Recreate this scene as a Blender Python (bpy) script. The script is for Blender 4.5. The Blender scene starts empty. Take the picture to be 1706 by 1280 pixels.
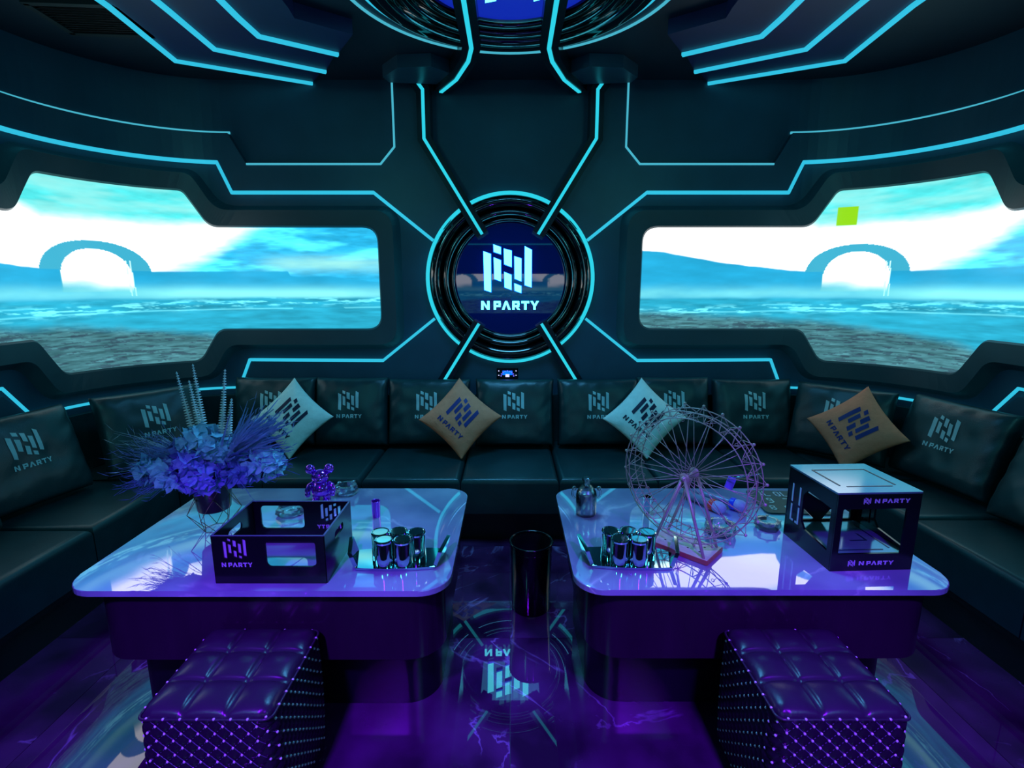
import bpy, bmesh, math, random, bisect
import numpy as np
from mathutils import Vector, Matrix, noise
from mathutils.geometry import tessellate_polygon
PI = math.pi
R = math.radians
sc = bpy.context.scene
COL = sc.collection
rnd = random.Random(7)

# ------------------------------------------------------------------ camera, world, lights, exposure
F_PX = 850.0
cam_d = bpy.data.cameras.new('camera'); cam = bpy.data.objects.new('camera', cam_d); COL.objects.link(cam)
cam_d.sensor_fit = 'HORIZONTAL'; cam_d.sensor_width = 36.0
cam_d.lens = 36.0 * F_PX / 1706.0
cam_d.shift_x = 3.0 / 1706.0
cam_d.clip_start = 0.02
cam.location = (0, 0, 1.5)
cam.rotation_euler = (PI / 2 - math.atan(162 / 850), 0, 0)
sc.camera = cam
sc.view_settings.view_transform = 'Standard'
sc.view_settings.look = 'None'
sc.view_settings.exposure = 0.0
sc.view_settings.gamma = 1.0
sc.view_settings.use_curve_mapping = False
sc.cycles.use_denoising = True
sc.cycles.max_bounces = 8
sc.cycles.diffuse_bounces = 3
sc.cycles.glossy_bounces = 5
sc.cycles.transmission_bounces = 8
sc.cycles.transparent_max_bounces = 8
sc.cycles.caustics_reflective = False
sc.cycles.caustics_refractive = False
sc.cycles.sample_clamp_indirect = 6.0
world = bpy.data.worlds.new('world'); sc.world = world; world.use_nodes = True
world.node_tree.nodes['Background'].inputs[0].default_value = (0.01, 0.03, 0.05, 1)
world.node_tree.nodes['Background'].inputs[1].default_value = 0.2

def area(name, loc, target, size, power, color, size_y=None, spread=180):
    l = bpy.data.lights.new(name, 'AREA'); l.energy = power; l.color = color
    l.size = size; l.spread = R(spread)
    if size_y: l.shape = 'RECTANGLE'; l.size_y = size_y
    o = bpy.data.objects.new(name, l); COL.objects.link(o); o.location = loc
    o.rotation_euler = (Vector(target) - Vector(loc)).to_track_quat('-Z', 'Y').to_euler()
    return o

def spot(name, loc, target, power, color, angle, blend=0.6, size=0.06):
    l = bpy.data.lights.new(name, 'SPOT'); l.energy = power; l.color = color
    l.spot_size = R(angle); l.spot_blend = blend; l.shadow_soft_size = size
    o = bpy.data.objects.new(name, l); COL.objects.link(o); o.location = loc
    o.rotation_euler = (Vector(target) - Vector(loc)).to_track_quat('-Z', 'Y').to_euler()
    return o

PURPLE = (0.19, 0.004, 1.0)
spot('purple_stage_lamp', (-0.85, -0.5, 2.72), (-0.85, 1.0, 0.0), 760, PURPLE, 52, 1.0, 0.10)
spot('purple_stage_lamp', (0.85, -0.5, 2.72), (0.85, 1.0, 0.0), 760, PURPLE, 52, 1.0, 0.10)
area('teal_fill_light', (-1.7, -0.9, 2.74), (-1.9, 3.2, 0.9), 0.5, 14, (0.10, 0.75, 0.80))  # added fill without a real fitting, brightens sofa and walls in teal
area('teal_fill_light', (1.7, -0.9, 2.74), (1.9, 3.2, 0.9), 0.5, 14, (0.10, 0.75, 0.80))  # same added teal fill, right side
area('blue_centre_lamp', (0, 2.5, 2.62), (0, 2.3, 0), 0.6, 16, (0.10, 0.52, 1.0), None, 130)

# ------------------------------------------------------------------ materials
def srgb(r, g, b):
    f = lambda c: (c / 255 / 12.92) if c / 255 <= 0.04045 else ((c / 255 + 0.055) / 1.055) ** 2.4
    return (f(r), f(g), f(b), 1)

def nodemat(name):
    m = bpy.data.materials.new(name); m.use_nodes = True
    nt = m.node_tree
    return m, nt, nt.nodes['Principled BSDF'], nt.nodes['Material Output']

def setp(b, **k):
    for n, v in k.items():
        n = n.replace('_', ' ')
        b.inputs[n].default_value = v

def noisy(nt, b, base, amount=0.25, scale=20, bump=0.0, bscale=None, detail=4, stretch=None):
    tc = nt.nodes.new('ShaderNodeTexCoord')
    src = tc.outputs['Object']
    if stretch:
        mp = nt.nodes.new('ShaderNodeMapping'); mp.inputs['Scale'].default_value = stretch
        nt.links.new(src, mp.inputs[0]); src = mp.outputs[0]
    nz = nt.nodes.new('ShaderNodeTexNoise'); nz.inputs['Scale'].default_value = scale; nz.inputs['Detail'].default_value = detail
    nt.links.new(src, nz.inputs['Vector'])
    rp = nt.nodes.new('ShaderNodeValToRGB')
    rp.color_ramp.elements[0].position = 0.3; rp.color_ramp.elements[1].position = 0.7
    rp.color_ramp.elements[0].color = tuple(c * (1 - amount) for c in base[:3]) + (1,)
    rp.color_ramp.elements[1].color = tuple(min(1, c * (1 + amount)) for c in base[:3]) + (1,)
    nt.links.new(nz.outputs['Fac'], rp.inputs[0]); nt.links.new(rp.outputs[0], b.inputs['Base Color'])
    if bump:
        n2 = nt.nodes.new('ShaderNodeTexNoise'); n2.inputs['Scale'].default_value = bscale or scale * 4; n2.inputs['Detail'].default_value = 3
        nt.links.new(src, n2.inputs['Vector'])
        bp = nt.nodes.new('ShaderNodeBump'); bp.inputs['Strength'].default_value = bump; bp.inputs['Distance'].default_value = 0.01
        nt.links.new(n2.outputs['Fac'], bp.inputs['Height']); nt.links.new(bp.outputs[0], b.inputs['Normal'])

def mat(name, base, rough=0.5, metal=0.0, amount=0.12, scale=15, bump=0.0, bscale=None, stretch=None, **k):
    m, nt, b, o = nodemat(name)
    setp(b, Roughness=rough, Metallic=metal, **k)
    noisy(nt, b, base, amount, scale, bump, bscale, stretch=stretch)
    return m

def emit(name, color, strength):
    m, nt, b, o = nodemat(name)
    setp(b, Base_Color=(0.02, 0.02, 0.02, 1), Roughness=0.3)
    b.inputs['Emission Color'].default_value = color; b.inputs['Emission Strength'].default_value = strength
    return m

def glass(name, color=(1, 1, 1, 1), rough=0.0, ior=1.45):
    m, nt, b, o = nodemat(name)
    setp(b, Base_Color=color, Roughness=rough, IOR=ior)
    b.inputs['Transmission Weight'].default_value = 1.0
    return m

M = {}
M['wall'] = mat('dark_wall_paint', srgb(34, 70, 90), 0.42, 0.0, 0.10, 6, 0.03, 60)
M['panel'] = mat('raised_panel_paint', srgb(42, 78, 96), 0.36, 0.0, 0.10, 6, 0.03, 60)
M['bezel'] = mat('screen_surround_paint', srgb(54, 74, 82), 0.40, 0.0, 0.08, 8, 0.02, 70)
M['ceiling'] = mat('ceiling_paint', srgb(24, 40, 54), 0.5, 0.0, 0.12, 4, 0.03, 50)
M['step'] = mat('ceiling_step_purple_light_tint', srgb(34, 40, 92), 0.45, 0.0, 0.12, 4)  # navy tint stands in for purple light falling on the ceiling steps
M['arm'] = mat('bracket_black_lacquer', srgb(14, 26, 36), 0.22, 0.0, 0.1, 8)
M['gloss'] = mat('black_gloss_ring', srgb(6, 8, 12), 0.06, 0.0, 0.1, 8, IOR=1.9)
M['glossdisc'] = mat('dark_mirror_glass_blue_glow', srgb(6, 8, 60), 0.02, 0.0, 0.05, 4, IOR=1.85)
M['glossdisc'].node_tree.nodes['Principled BSDF'].inputs['Emission Color'].default_value = (0.0, 0.008, 0.10, 1); M['glossdisc'].node_tree.nodes['Principled BSDF'].inputs['Emission Strength'].default_value = 0.4  # faint emission puts the blue halo glow into the disc itself
M['grout'] = mat('grout', srgb(52, 50, 66), 0.6, 0.0, 0.1, 30)
M['leather'] = mat('dark_green_leather', srgb(16, 52, 56), 0.36, 0.0, 0.15, 12, 0.12, 220, IOR=1.6)
M['leather_base'] = mat('black_sofa_base', srgb(10, 13, 16), 0.4, 0.0, 0.15, 12, 0.05, 100)
M['print'] = mat('grey_print', srgb(185, 215, 215), 0.5, 0.0, 0.06, 30)
M['print_blue'] = mat('navy_print', srgb(34, 40, 118), 0.6, 0.0, 0.1, 40)
M['print_navy'] = mat('dark_navy_print', srgb(16, 24, 60), 0.6, 0.0, 0.1, 40)
M['print_mauve'] = mat('mauve_print', srgb(190, 168, 215), 0.5, 0.0, 0.08, 40)
M['white_cloth'] = mat('white_pillow_cloth', srgb(240, 250, 238), 0.75, 0.0, 0.05, 30, 0.25, 60)
M['tan_cloth'] = mat('tan_pillow_cloth', srgb(255, 142, 104), 0.75, 0.0, 0.06, 30, 0.25, 60)
M['led'] = emit('cyan_led', (0.030, 0.53, 0.76, 1), 1.0)
M['led_hot'] = emit('cyan_led_bright', (0.025, 0.62, 0.78, 1), 1.05)
M['led_thin'] = emit('cyan_led_thin', (0.07, 0.50, 0.66, 1), 0.9)
M['logo_lit'] = emit('logo_letter_light', (0.09, 0.85, 1.0, 1), 4.5)
M['halo'] = emit('logo_halo_light', (0.0, 0.10, 1.0, 1), 2.2)
M['blue_glow'] = emit('blue_lamp_diffuser', (0.005, 0.02, 0.45, 1), 0.9)
M['blue_dot'] = emit('blue_touch_key', (0.15, 0.12, 1.0, 1), 1.6)
M['white_dot'] = emit('white_touch_key', (0.6, 0.6, 1.0, 1), 1.4)
M['table_body'] = mat('dark_table_lacquer', srgb(42, 14, 44), 0.20, 0.0, 0.1, 3, stretch=(6, 6, 1))
M['table_plinth'] = mat('black_table_plinth', srgb(14, 12, 24), 0.3, 0.0, 0.1, 6)
M['black_acrylic'] = mat('black_acrylic', srgb(16, 16, 24), 0.18, 0.0, 0.08, 10)
M['acrylic_edge'] = mat('acrylic_edge', srgb(96, 96, 130), 0.25, 0.0, 0.05, 10)
M['bin'] = mat('black_bin_plastic', srgb(10, 10, 16), 0.12, 0.0, 0.08, 10)
M['bin_in'] = mat('bin_liner', srgb(24, 28, 34), 0.35, 0.0, 0.2, 20)
M['stool'] = mat('stool_leather', srgb(50, 32, 58), 0.28, 0.0, 0.10, 14, 0.04, 200)
M['stool_side'] = mat('stool_quilted_leather', srgb(32, 14, 40), 0.32, 0.0, 0.10, 14, 0.04, 200)
M['stud'] = mat('stool_studs', srgb(235, 225, 245), 0.35, 0.2, 0.05, 50)
M['thread'] = mat('stool_thread', srgb(120, 105, 150), 0.4, 0.3, 0.05, 50)
M['chrome'] = mat('chrome', srgb(190, 225, 230), 0.06, 1.0, 0.03, 6)
M['chrome_purple'] = mat('purple_chrome', srgb(205, 95, 255), 0.13, 0.85, 0.05, 6)
M['copper'] = mat('rose_gold_wire', srgb(215, 185, 178), 0.40, 0.35, 0.06, 40)
M['wirestand'] = mat('brass_wire', srgb(150, 130, 95), 0.35, 0.8, 0.08, 40)
M['wood'] = mat('pale_wood', srgb(205, 215, 185), 0.3, 0.0, 0.10, 6, 0.03, 40, stretch=(2, 14, 14), IOR=1.9)
M['wood_edge'] = mat('stained_wood_edge', srgb(176, 96, 78), 0.45, 0.0, 0.15, 6, stretch=(2, 14, 14))
def thin_glass(name, tint, dens=0.12):
    m = bpy.data.materials.new(name); m.use_nodes = True; nt = m.node_tree; nt.nodes.clear()
    o = nt.nodes.new('ShaderNodeOutputMaterial'); mx = nt.nodes.new('ShaderNodeMixShader'); tr = nt.nodes.new('ShaderNodeBsdfTransparent'); gl = nt.nodes.new('ShaderNodeBsdfGlossy')
    fr = nt.nodes.new('ShaderNodeFresnel'); fr.inputs['IOR'].default_value = 1.6
    ad = nt.nodes.new('ShaderNodeMath'); ad.operation = 'ADD'; ad.inputs[1].default_value = dens; ad.use_clamp = True
    nz = nt.nodes.new('ShaderNodeTexNoise'); nz.inputs['Scale'].default_value = 14
    bp = nt.nodes.new('ShaderNodeBump'); bp.inputs['Strength'].default_value = 0.15; bp.inputs['Distance'].default_value = 0.01
    nt.links.new(nz.outputs['Fac'], bp.inputs['Height']); nt.links.new(bp.outputs[0], gl.inputs['Normal'])
    tr.inputs[0].default_value = tint; gl.inputs['Roughness'].default_value = 0.03; gl.inputs['Color'].default_value = (1, 1, 1, 1)
    nt.links.new(fr.outputs[0], ad.inputs[0]); nt.links.new(ad.outputs[0], mx.inputs[0]); nt.links.new(tr.outputs[0], mx.inputs[1]); nt.links.new(gl.outputs[0], mx.inputs[2]); nt.links.new(mx.outputs[0], o.inputs[0])
    return m
M['glass'] = thin_glass('clear_glass', (0.88, 0.94, 0.96, 1))
M['liquid'] = mat('pale_drink', srgb(196, 186, 240), 0.25, 0.0, 0.05, 10)
M['pot'] = mat('black_flower_pot', srgb(18, 16, 26), 0.3, 0.0, 0.1, 10)
M['flower'] = mat('blue_petals', srgb(165, 215, 250), 0.7, 0.0, 0.22, 14)
M['flower2'] = mat('violet_petals', srgb(150, 140, 248), 0.7, 0.0, 0.25, 14)
M['flower3'] = mat('dark_blue_sprays', srgb(112, 124, 206), 0.7, 0.0, 0.3, 20)
M['spike'] = mat('pale_flower_spikes', srgb(235, 240, 252), 0.7, 0.0, 0.15, 30)
M['grass'] = mat('dried_blue_grass', srgb(150, 160, 222), 0.7, 0.0, 0.3, 20)
M['card'] = mat('dark_green_card', srgb(36, 78, 72), 0.5, 0.0, 0.1, 20)
M['card_ink'] = mat('card_numerals', srgb(215, 240, 235), 0.5, 0.0, 0.05, 20)
M['mic'] = mat('grey_microphone', srgb(120, 136, 160), 0.35, 0.2, 0.1, 30)
M['mic_head'] = mat('pale_microphone_cover', srgb(170, 180, 215), 0.5, 0.0, 0.1, 90)
M['red'] = mat('red_band', srgb(236, 72, 52), 0.4, 0.0, 0.05, 20)
M['blue'] = mat('blue_band', srgb(30, 70, 225), 0.4, 0.0, 0.05, 20)
M['tag'] = mat('lilac_tag', srgb(140, 120, 250), 0.5, 0.0, 0.04, 20)
M['vent'] = mat('vent_black', srgb(12, 14, 15), 0.5, 0.2, 0.05, 20)
M['vent_frame'] = mat('vent_frame_grey', srgb(34, 38, 38), 0.5, 0.0, 0.05, 20)
M['steel_plate'] = mat('brushed_box_top', srgb(130, 165, 185), 0.12, 0.6, 0.06, 8, stretch=(1, 60, 1))
M['groove'] = mat('box_groove', srgb(14, 40, 60), 0.3, 0.0, 0.05, 8)

def marble(name, c0, c1, vein, rough, ior, coat=0.0, scale=2.2, vein_w=0.035, vein_strength=0.8):
    m, nt, b, o = nodemat(name)
    tc = nt.nodes.new('ShaderNodeTexCoord'); oi = nt.nodes.new('ShaderNodeObjectInfo')
    ad = nt.nodes.new('ShaderNodeVectorMath'); ad.operation = 'MULTIPLY_ADD'
    mul = nt.nodes.new('ShaderNodeVectorMath'); mul.operation = 'SCALE'; mul.inputs['Scale'].default_value = 37.0
    comb = nt.nodes.new('ShaderNodeCombineXYZ')
    for i in range(3): nt.links.new(oi.outputs['Random'], comb.inputs[i])
    nt.links.new(comb.outputs[0], mul.inputs[0])
    ad = nt.nodes.new('ShaderNodeVectorMath'); ad.operation = 'ADD'
    nt.links.new(tc.outputs['Object'], ad.inputs[0]); nt.links.new(mul.outputs[0], ad.inputs[1])
    n1 = nt.nodes.new('ShaderNodeTexNoise'); n1.inputs['Scale'].default_value = scale; n1.inputs['Detail'].default_value = 8; n1.inputs['Distortion'].default_value = 1.2
    nt.links.new(ad.outputs[0], n1.inputs['Vector'])
    n2 = nt.nodes.new('ShaderNodeTexNoise'); n2.inputs['Scale'].default_value = scale * 3.0; n2.inputs['Detail'].default_value = 10; n2.inputs['Roughness'].default_value = 0.4
    nt.links.new(ad.outputs[0], n2.inputs['Vector'])
    rp = nt.nodes.new('ShaderNodeValToRGB'); rp.color_ramp.elements[0].position = 0.35; rp.color_ramp.elements[1].position = 0.7
    rp.color_ramp.elements[0].color = c0; rp.color_ramp.elements[1].color = c1
    nt.links.new(n2.outputs['Fac'], rp.inputs[0])
    sb = nt.nodes.new('ShaderNodeMath'); sb.operation = 'SUBTRACT'; sb.inputs[1].default_value = 0.5
    ab = nt.nodes.new('ShaderNodeMath'); ab.operation = 'ABSOLUTE'
    mr = nt.nodes.new('ShaderNodeMapRange'); mr.inputs[1].default_value = 0.0; mr.inputs[2].default_value = vein_w; mr.inputs[3].default_value = vein_strength; mr.inputs[4].default_value = 0.0
    nt.links.new(n1.outputs['Fac'], sb.inputs[0]); nt.links.new(sb.outputs[0], ab.inputs[0]); nt.links.new(ab.outputs[0], mr.inputs[0])
    mk = nt.nodes.new('ShaderNodeMath'); mk.operation = 'MULTIPLY'
    r2 = nt.nodes.new('ShaderNodeMapRange'); r2.inputs[1].default_value = 0.45; r2.inputs[2].default_value = 0.65
    nt.links.new(n2.outputs['Fac'], r2.inputs[0]); nt.links.new(mr.outputs[0], mk.inputs[0]); nt.links.new(r2.outputs[0], mk.inputs[1])
    mx = nt.nodes.new('ShaderNodeMix'); mx.data_type = 'RGBA'
    nt.links.new(mk.outputs[0], mx.inputs['Factor']); nt.links.new(rp.outputs[0], mx.inputs['A']); mx.inputs['B'].default_value = vein
    nt.links.new(mx.outputs['Result'], b.inputs['Base Color'])
    setp(b, Roughness=rough, IOR=ior)
    b.inputs['Coat Weight'].default_value = coat; b.inputs['Coat Roughness'].default_value = 0.01; b.inputs['Coat IOR'].default_value = 1.8
    return m
M['tile'] = marble('dark_marble_tile', srgb(40, 14, 46), srgb(84, 42, 92), srgb(200, 170, 235), 0.015, 1.85, scale=1.6, vein_w=0.010, vein_strength=0.4)
M['tabletop'] = marble('pale_marble_top', srgb(142, 146, 180), srgb(190, 196, 222), srgb(250, 250, 255), 0.03, 2.3, coat=1.0, scale=1.3, vein_w=0.02)

# ------------------------------------------------------------------ mesh helpers
def link(name, me, m=None, parent=None, smooth=False, kind=None):
    o = bpy.data.objects.new(name, me); COL.objects.link(o)
    if m is not None:
        for x in (m if isinstance(m, (list, tuple)) else [m]): me.materials.append(x)
    if parent is not None: o.parent = parent
    if smooth:
        me.polygons.foreach_set('use_smooth', [True] * len(me.polygons))
    if kind: o['kind'] = kind
    return o

def pyd(name, vs, fs, m=None, parent=None, smooth=False, kind=None, fix=True):
    me = bpy.data.meshes.new(name); me.from_pydata([tuple(v) for v in vs], [], fs); me.update()
    if fix:
        bm = bmesh.new(); bm.from_mesh(me); bmesh.ops.remove_doubles(bm, verts=bm.verts, dist=1e-6)
        bmesh.ops.recalc_face_normals(bm, faces=bm.faces); bm.to_mesh(me); bm.free()
    return link(name, me, m, parent, smooth, kind)

def tag(o, label=None, cat=None, group=None, kind=None):
    if label: o['label'] = label
    if cat: o['category'] = cat
    if group: o['group'] = group
    if kind: o['kind'] = kind
    return o

def empty(name, loc, rz=0, label=None, cat=None, group=None):
    o = bpy.data.objects.new(name, None); COL.objects.link(o)
    o.location = loc; o.rotation_euler = (0, 0, rz); o.empty_display_size = 0.05
    return tag(o, label, cat, group)

def copy_tree(o, parent=None):
    c = o.copy(); COL.objects.link(c)
    if parent is not None: c.parent = parent
    for ch in list(o.children): copy_tree(ch, c)
    return c

class B:
    """collects shapes into one bmesh"""
    def __init__(s): s.bm = bmesh.new()
    def box(s, c, d, rot=None, bevel=0.0, seg=2, mi=0):
        r = bmesh.ops.create_cube(s.bm, size=1.0); vs = r['verts']
        mtx = Matrix.Translation(c) @ (rot if rot else Matrix.Identity(4)) @ Matrix.Diagonal((d[0], d[1], d[2], 1))
        bmesh.ops.transform(s.bm, matrix=mtx, verts=vs)
        if bevel:
            es = list({e for v in vs for e in v.link_edges})
            bmesh.ops.bevel(s.bm, geom=es, offset=bevel, segments=seg, affect='EDGES', profile=0.5)
        return s
    def sph(s, c, r, u=16, v=10, scale=(1, 1, 1), rot=None):
        res = bmesh.ops.create_uvsphere(s.bm, u_segments=u, v_segments=v, radius=r)
        mtx = Matrix.Translation(c) @ (rot if rot else Matrix.Identity(4)) @ Matrix.Diagonal((*scale, 1))
        bmesh.ops.transform(s.bm, matrix=mtx, verts=res['verts']); return s
    def tube(s, pts, r, n=6, closed=False, cap=True):
        pts = [Vector(p) for p in pts]; N = len(pts); rings = []
        up = None
        for i, p in enumerate(pts):
            a = pts[(i - 1) % N] if (closed or i > 0) else p
            b = pts[(i + 1) % N] if (closed or i < N - 1) else p
            t = (b - a).normalized()
            if up is None:
                up = Vector((0, 0, 1)) if abs(t.z) < 0.9 else Vector((1, 0, 0))
            x = t.cross(up)
            if x.length < 1e-5: x = t.cross(Vector((0.3, 1, 0.2)))
            x.normalize(); y = x.cross(t).normalized(); up = y
            rr = r[i] if isinstance(r, (list, tuple)) else r
            rings.append([s.bm.verts.new(p + (x * math.cos(2 * PI * k / n) + y * math.sin(2 * PI * k / n)) * rr) for k in range(n)])
        M_ = N if closed else N - 1
        for i in range(M_):
            A, C = rings[i], rings[(i + 1) % N]
            for k in range(n):
                try: s.bm.faces.new((A[k], A[(k + 1) % n], C[(k + 1) % n], C[k]))
                except ValueError: pass
        if cap and not closed:
            s.bm.faces.new(rings[0]); s.bm.faces.new(rings[-1][::-1])
        return s
    def lathe(s, prof, c=(0, 0, 0), n=24, mtx=None):
        rings = []; mtx = mtx or Matrix.Identity(4)
        for (r, z) in prof:
            if r < 1e-6: rings.append([s.bm.verts.new(mtx @ Vector((c[0], c[1], c[2] + z)))])
            else: rings.append([s.bm.verts.new(mtx @ Vector((c[0] + r * math.cos(2 * PI * k / n), c[1] + r * math.sin(2 * PI * k / n), c[2] + z))) for k in range(n)])
        for A, C in zip(rings, rings[1:]):
            for k in range(n):
                if len(A) == 1 and len(C) == 1: continue
                if len(A) == 1: s.bm.faces.new((A[0], C[k], C[(k + 1) % n]))
                elif len(C) == 1: s.bm.faces.new((A[k], A[(k + 1) % n], C[0]))
                else: s.bm.faces.new((A[k], A[(k + 1) % n], C[(k + 1) % n], C[k]))
        return s
    def prism(s, poly, z0, z1, bevel=0.0, seg=3, bottom=True):
        a = [s.bm.verts.new((x, y, z0)) for x, y in poly]; b = [s.bm.verts.new((x, y, z1)) for x, y in poly]
        n = len(poly); s.bm.faces.new(a[::-1]); top = s.bm.faces.new(b)
        for i in range(n): s.bm.faces.new((a[i], a[(i + 1) % n], b[(i + 1) % n], b[i]))
        if bevel:
            es = list(top.edges)
            bmesh.ops.bevel(s.bm, geom=es, offset=bevel, segments=seg, affect='EDGES', profile=0.5)
        return s
    def done(s, name, m=None, parent=None, smooth=False, kind=None, fix=True, sharp=None):
        if fix: bmesh.ops.recalc_face_normals(s.bm, faces=s.bm.faces)
        me = bpy.data.meshes.new(name); s.bm.to_mesh(me); s.bm.free()
        o = link(name, me, m, parent, smooth, kind)
        if smooth and sharp: me.set_sharp_from_angle(angle=R(sharp))
        return o

def rounded_rect(x0, y0, x1, y1, r, n=6):
    pts = []
    for (cx, cy, a0) in ((x1 - r, y1 - r, 0), (x0 + r, y1 - r, 90), (x0 + r, y0 + r, 180), (x1 - r, y0 + r, 270)):
        for k in range(n + 1):
            a = R(a0 + 90 * k / n); pts.append((cx + r * math.cos(a), cy + r * math.sin(a)))
    return pts

def plate(name, outer, holes, t, mtx, m, parent):
    """flat plate with real openings; 2D loops in XY, thickness along Z, placed by mtx"""
    loops = [outer] + holes
    tris = tessellate_polygon([[Vector((x, y, 0)) for x, y in L] for L in loops])
    flat = [p for L in loops for p in L]; n = len(flat)
    vs = [mtx @ Vector((x, y, t / 2)) for x, y in flat] + [mtx @ Vector((x, y, -t / 2)) for x, y in flat]
    fs = [tuple(f) for f in tris] + [tuple(i + n for i in f[::-1]) for f in tris]
    k = 0
    for L in loops:
        for i in range(len(L)):
            a, b = k + i, k + (i + 1) % len(L); fs.append((a, b, b + n, a + n))
        k += len(L)
    return pyd(name, vs, fs, m, parent)

# ---- wall coordinates: s runs along the wall from the centre, z up, d off the wall
XS, YB, RR, ZC = 2.7, 3.65, 0.85, 2.83
ARC = RR * PI / 2; S1 = XS - RR; S2 = S1 + ARC
YREAR = -2.7
def wl(s, z, d, side=-1):
    if s < 0: s = -s; side = -side
    if s <= S1: x, y = s, YB - d
    elif s <= S2:
        a = (s - S1) / RR; x, y = S1 + (RR - d) * math.sin(a), YB - RR + (RR - d) * math.cos(a)
    else: x, y = XS - d, YB - RR - (s - S2)
    return Vector((side * x, y, z))
wallL = lambda s, z, d: wl(s, z, d, -1)
wallR = lambda s, z, d: wl(s, z, d, 1)
ceilm = lambda x, y, d: Vector((x, y, ZC - d))

def resample(path, step=0.07, closed=False):
    out = []; n = len(path)
    for i in range(n if closed else n - 1):
        a, b = path[i], path[(i + 1) % n]; L = math.hypot(b[0] - a[0], b[1] - a[1]); k = max(1, int(L / step))
        for j in range(k): out.append((a[0] + (b[0] - a[0]) * j / k, a[1] + (b[1] - a[1]) * j / k))
    if not closed: out.append(path[-1])
    return out

def ribbon(name, path, w, d0, d1, mp, m, parent=None, closed=False, off=0.0):
    p = resample(path, 0.07, closed); n = len(p); vs = []; fs = []
    for i in range(n):
        a = p[(i - 1) % n] if (closed or i > 0) else None
        b = p[(i + 1) % n] if (closed or i < n - 1) else None
        def nrm(q, r_):
            dx, dy = r_[0] - q[0], r_[1] - q[1]; L = math.hypot(dx, dy) or 1; return (-dy / L, dx / L)
        if a is None: nx, ny = nrm(p[i], b); k = 1
        elif b is None: nx, ny = nrm(a, p[i]); k = 1
        else:
            n1, n2 = nrm(a, p[i]), nrm(p[i], b); mx, my = n1[0] + n2[0], n1[1] + n2[1]; L = math.hypot(mx, my) or 1
            nx, ny = mx / L, my / L; k = 1 / max(0.4, nx * n1[0] + ny * n1[1])
        for (sg, d) in ((1, d0), (1, d1), (-1, d1), (-1, d0)):
            o_ = (off + sg * w / 2) * k
            vs.append(mp(p[i][0] + nx * o_, p[i][1] + ny * o_, d))
    for i in range(n if closed else n - 1):
        j = (i + 1) % n
        for k in range(4):
            fs.append((i * 4 + k, i * 4 + (k + 1) % 4, j * 4 + (k + 1) % 4, j * 4 + k))
    if not closed: fs += [(0, 1, 2, 3), tuple((n - 1) * 4 + k for k in (3, 2, 1, 0))]
    return pyd(name, vs, fs, m, parent)

def panel(name, poly, d0, d1, mp, m, parent=None, cuts=None, bev=0.0, holes=None, zcuts=None):
    bm = bmesh.new()
    if holes:
        loops = [poly] + holes
        tris = tessellate_polygon([[Vector((x, y, 0)) for x, y in L] for L in loops])
        v = [bm.verts.new((x, y, 0)) for L in loops for x, y in L]
        for f in tris:
            try: bm.faces.new([v[i] for i in f])
            except ValueError: pass
    else:
        v = [bm.verts.new((x, y, 0)) for x, y in poly]; f = bm.faces.new(v)
        bmesh.ops.triangulate(bm, faces=[f])
    for c in (cuts or []):
        bmesh.ops.bisect_plane(bm, geom=bm.verts[:] + bm.edges[:] + bm.faces[:], plane_co=(c, 0, 0), plane_no=(1, 0, 0), dist=1e-6)
    for c in (zcuts or []):
        bmesh.ops.bisect_plane(bm, geom=bm.verts[:] + bm.edges[:] + bm.faces[:], plane_co=(0, c, 0), plane_no=(0, 1, 0), dist=1e-6)
    bm.verts.index_update(); n = len(bm.verts)
    vs = [mp(q.co.x, q.co.y, d1) for q in bm.verts] + [mp(q.co.x, q.co.y, d0) for q in bm.verts]
    fs = [tuple(q.index for q in f.verts) for f in bm.faces]
    fs += [tuple(i + n for i in f[::-1]) for f in fs]
    fs += [(e.verts[0].index, e.verts[1].index, e.verts[1].index + n, e.verts[0].index + n) for e in bm.edges if len(e.link_faces) == 1]
    bm.free()
    return pyd(name, vs, fs, m, parent)
ARCCUTS = [S1 + ARC * k / 22 for k in range(23)]
ARCCUTS2 = ARCCUTS + [-c for c in ARCCUTS]

def fillet(corners, rads, n=7):
    out = []; N = len(corners)
    for i in range(N):
        p0, p, p1 = Vector(corners[i - 1]), Vector(corners[i]), Vector(corners[(i + 1) % N])
        a, b = (p0 - p), (p1 - p); la, lb = a.length, b.length; a.normalize(); b.normalize()
        ang = math.acos(max(-1, min(1, a.dot(b)))); r = rads[i]
        t = min(r / math.tan(ang / 2), la * 0.48, lb * 0.48); 
        q0, q1 = p + a * t, p + b * t
        for k in range(n + 1):
            u = k / n; q = q0 * (1 - u) ** 2 + p * 2 * u * (1 - u) + q1 * u * u
            out.append((q.x, q.y))
    return out

def offset_poly(c, d):
    out = []; N = len(c)
    area2 = sum(c[i][0] * c[(i + 1) % N][1] - c[(i + 1) % N][0] * c[i][1] for i in range(N))
    sg = 1 if area2 < 0 else -1
    for i in range(N):
        p0, p, p1 = Vector(c[i - 1]), Vector(c[i]), Vector(c[(i + 1) % N])
        a, b = (p - p0).normalized(), (p1 - p).normalized()
        n1, n2 = Vector((-a.y, a.x)) * sg, Vector((-b.y, b.x)) * sg
        m_ = (n1 + n2).normalized(); q = p + m_ * d / max(0.3, m_.dot(n1)); out.append((q.x, q.y))
    return out

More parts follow.
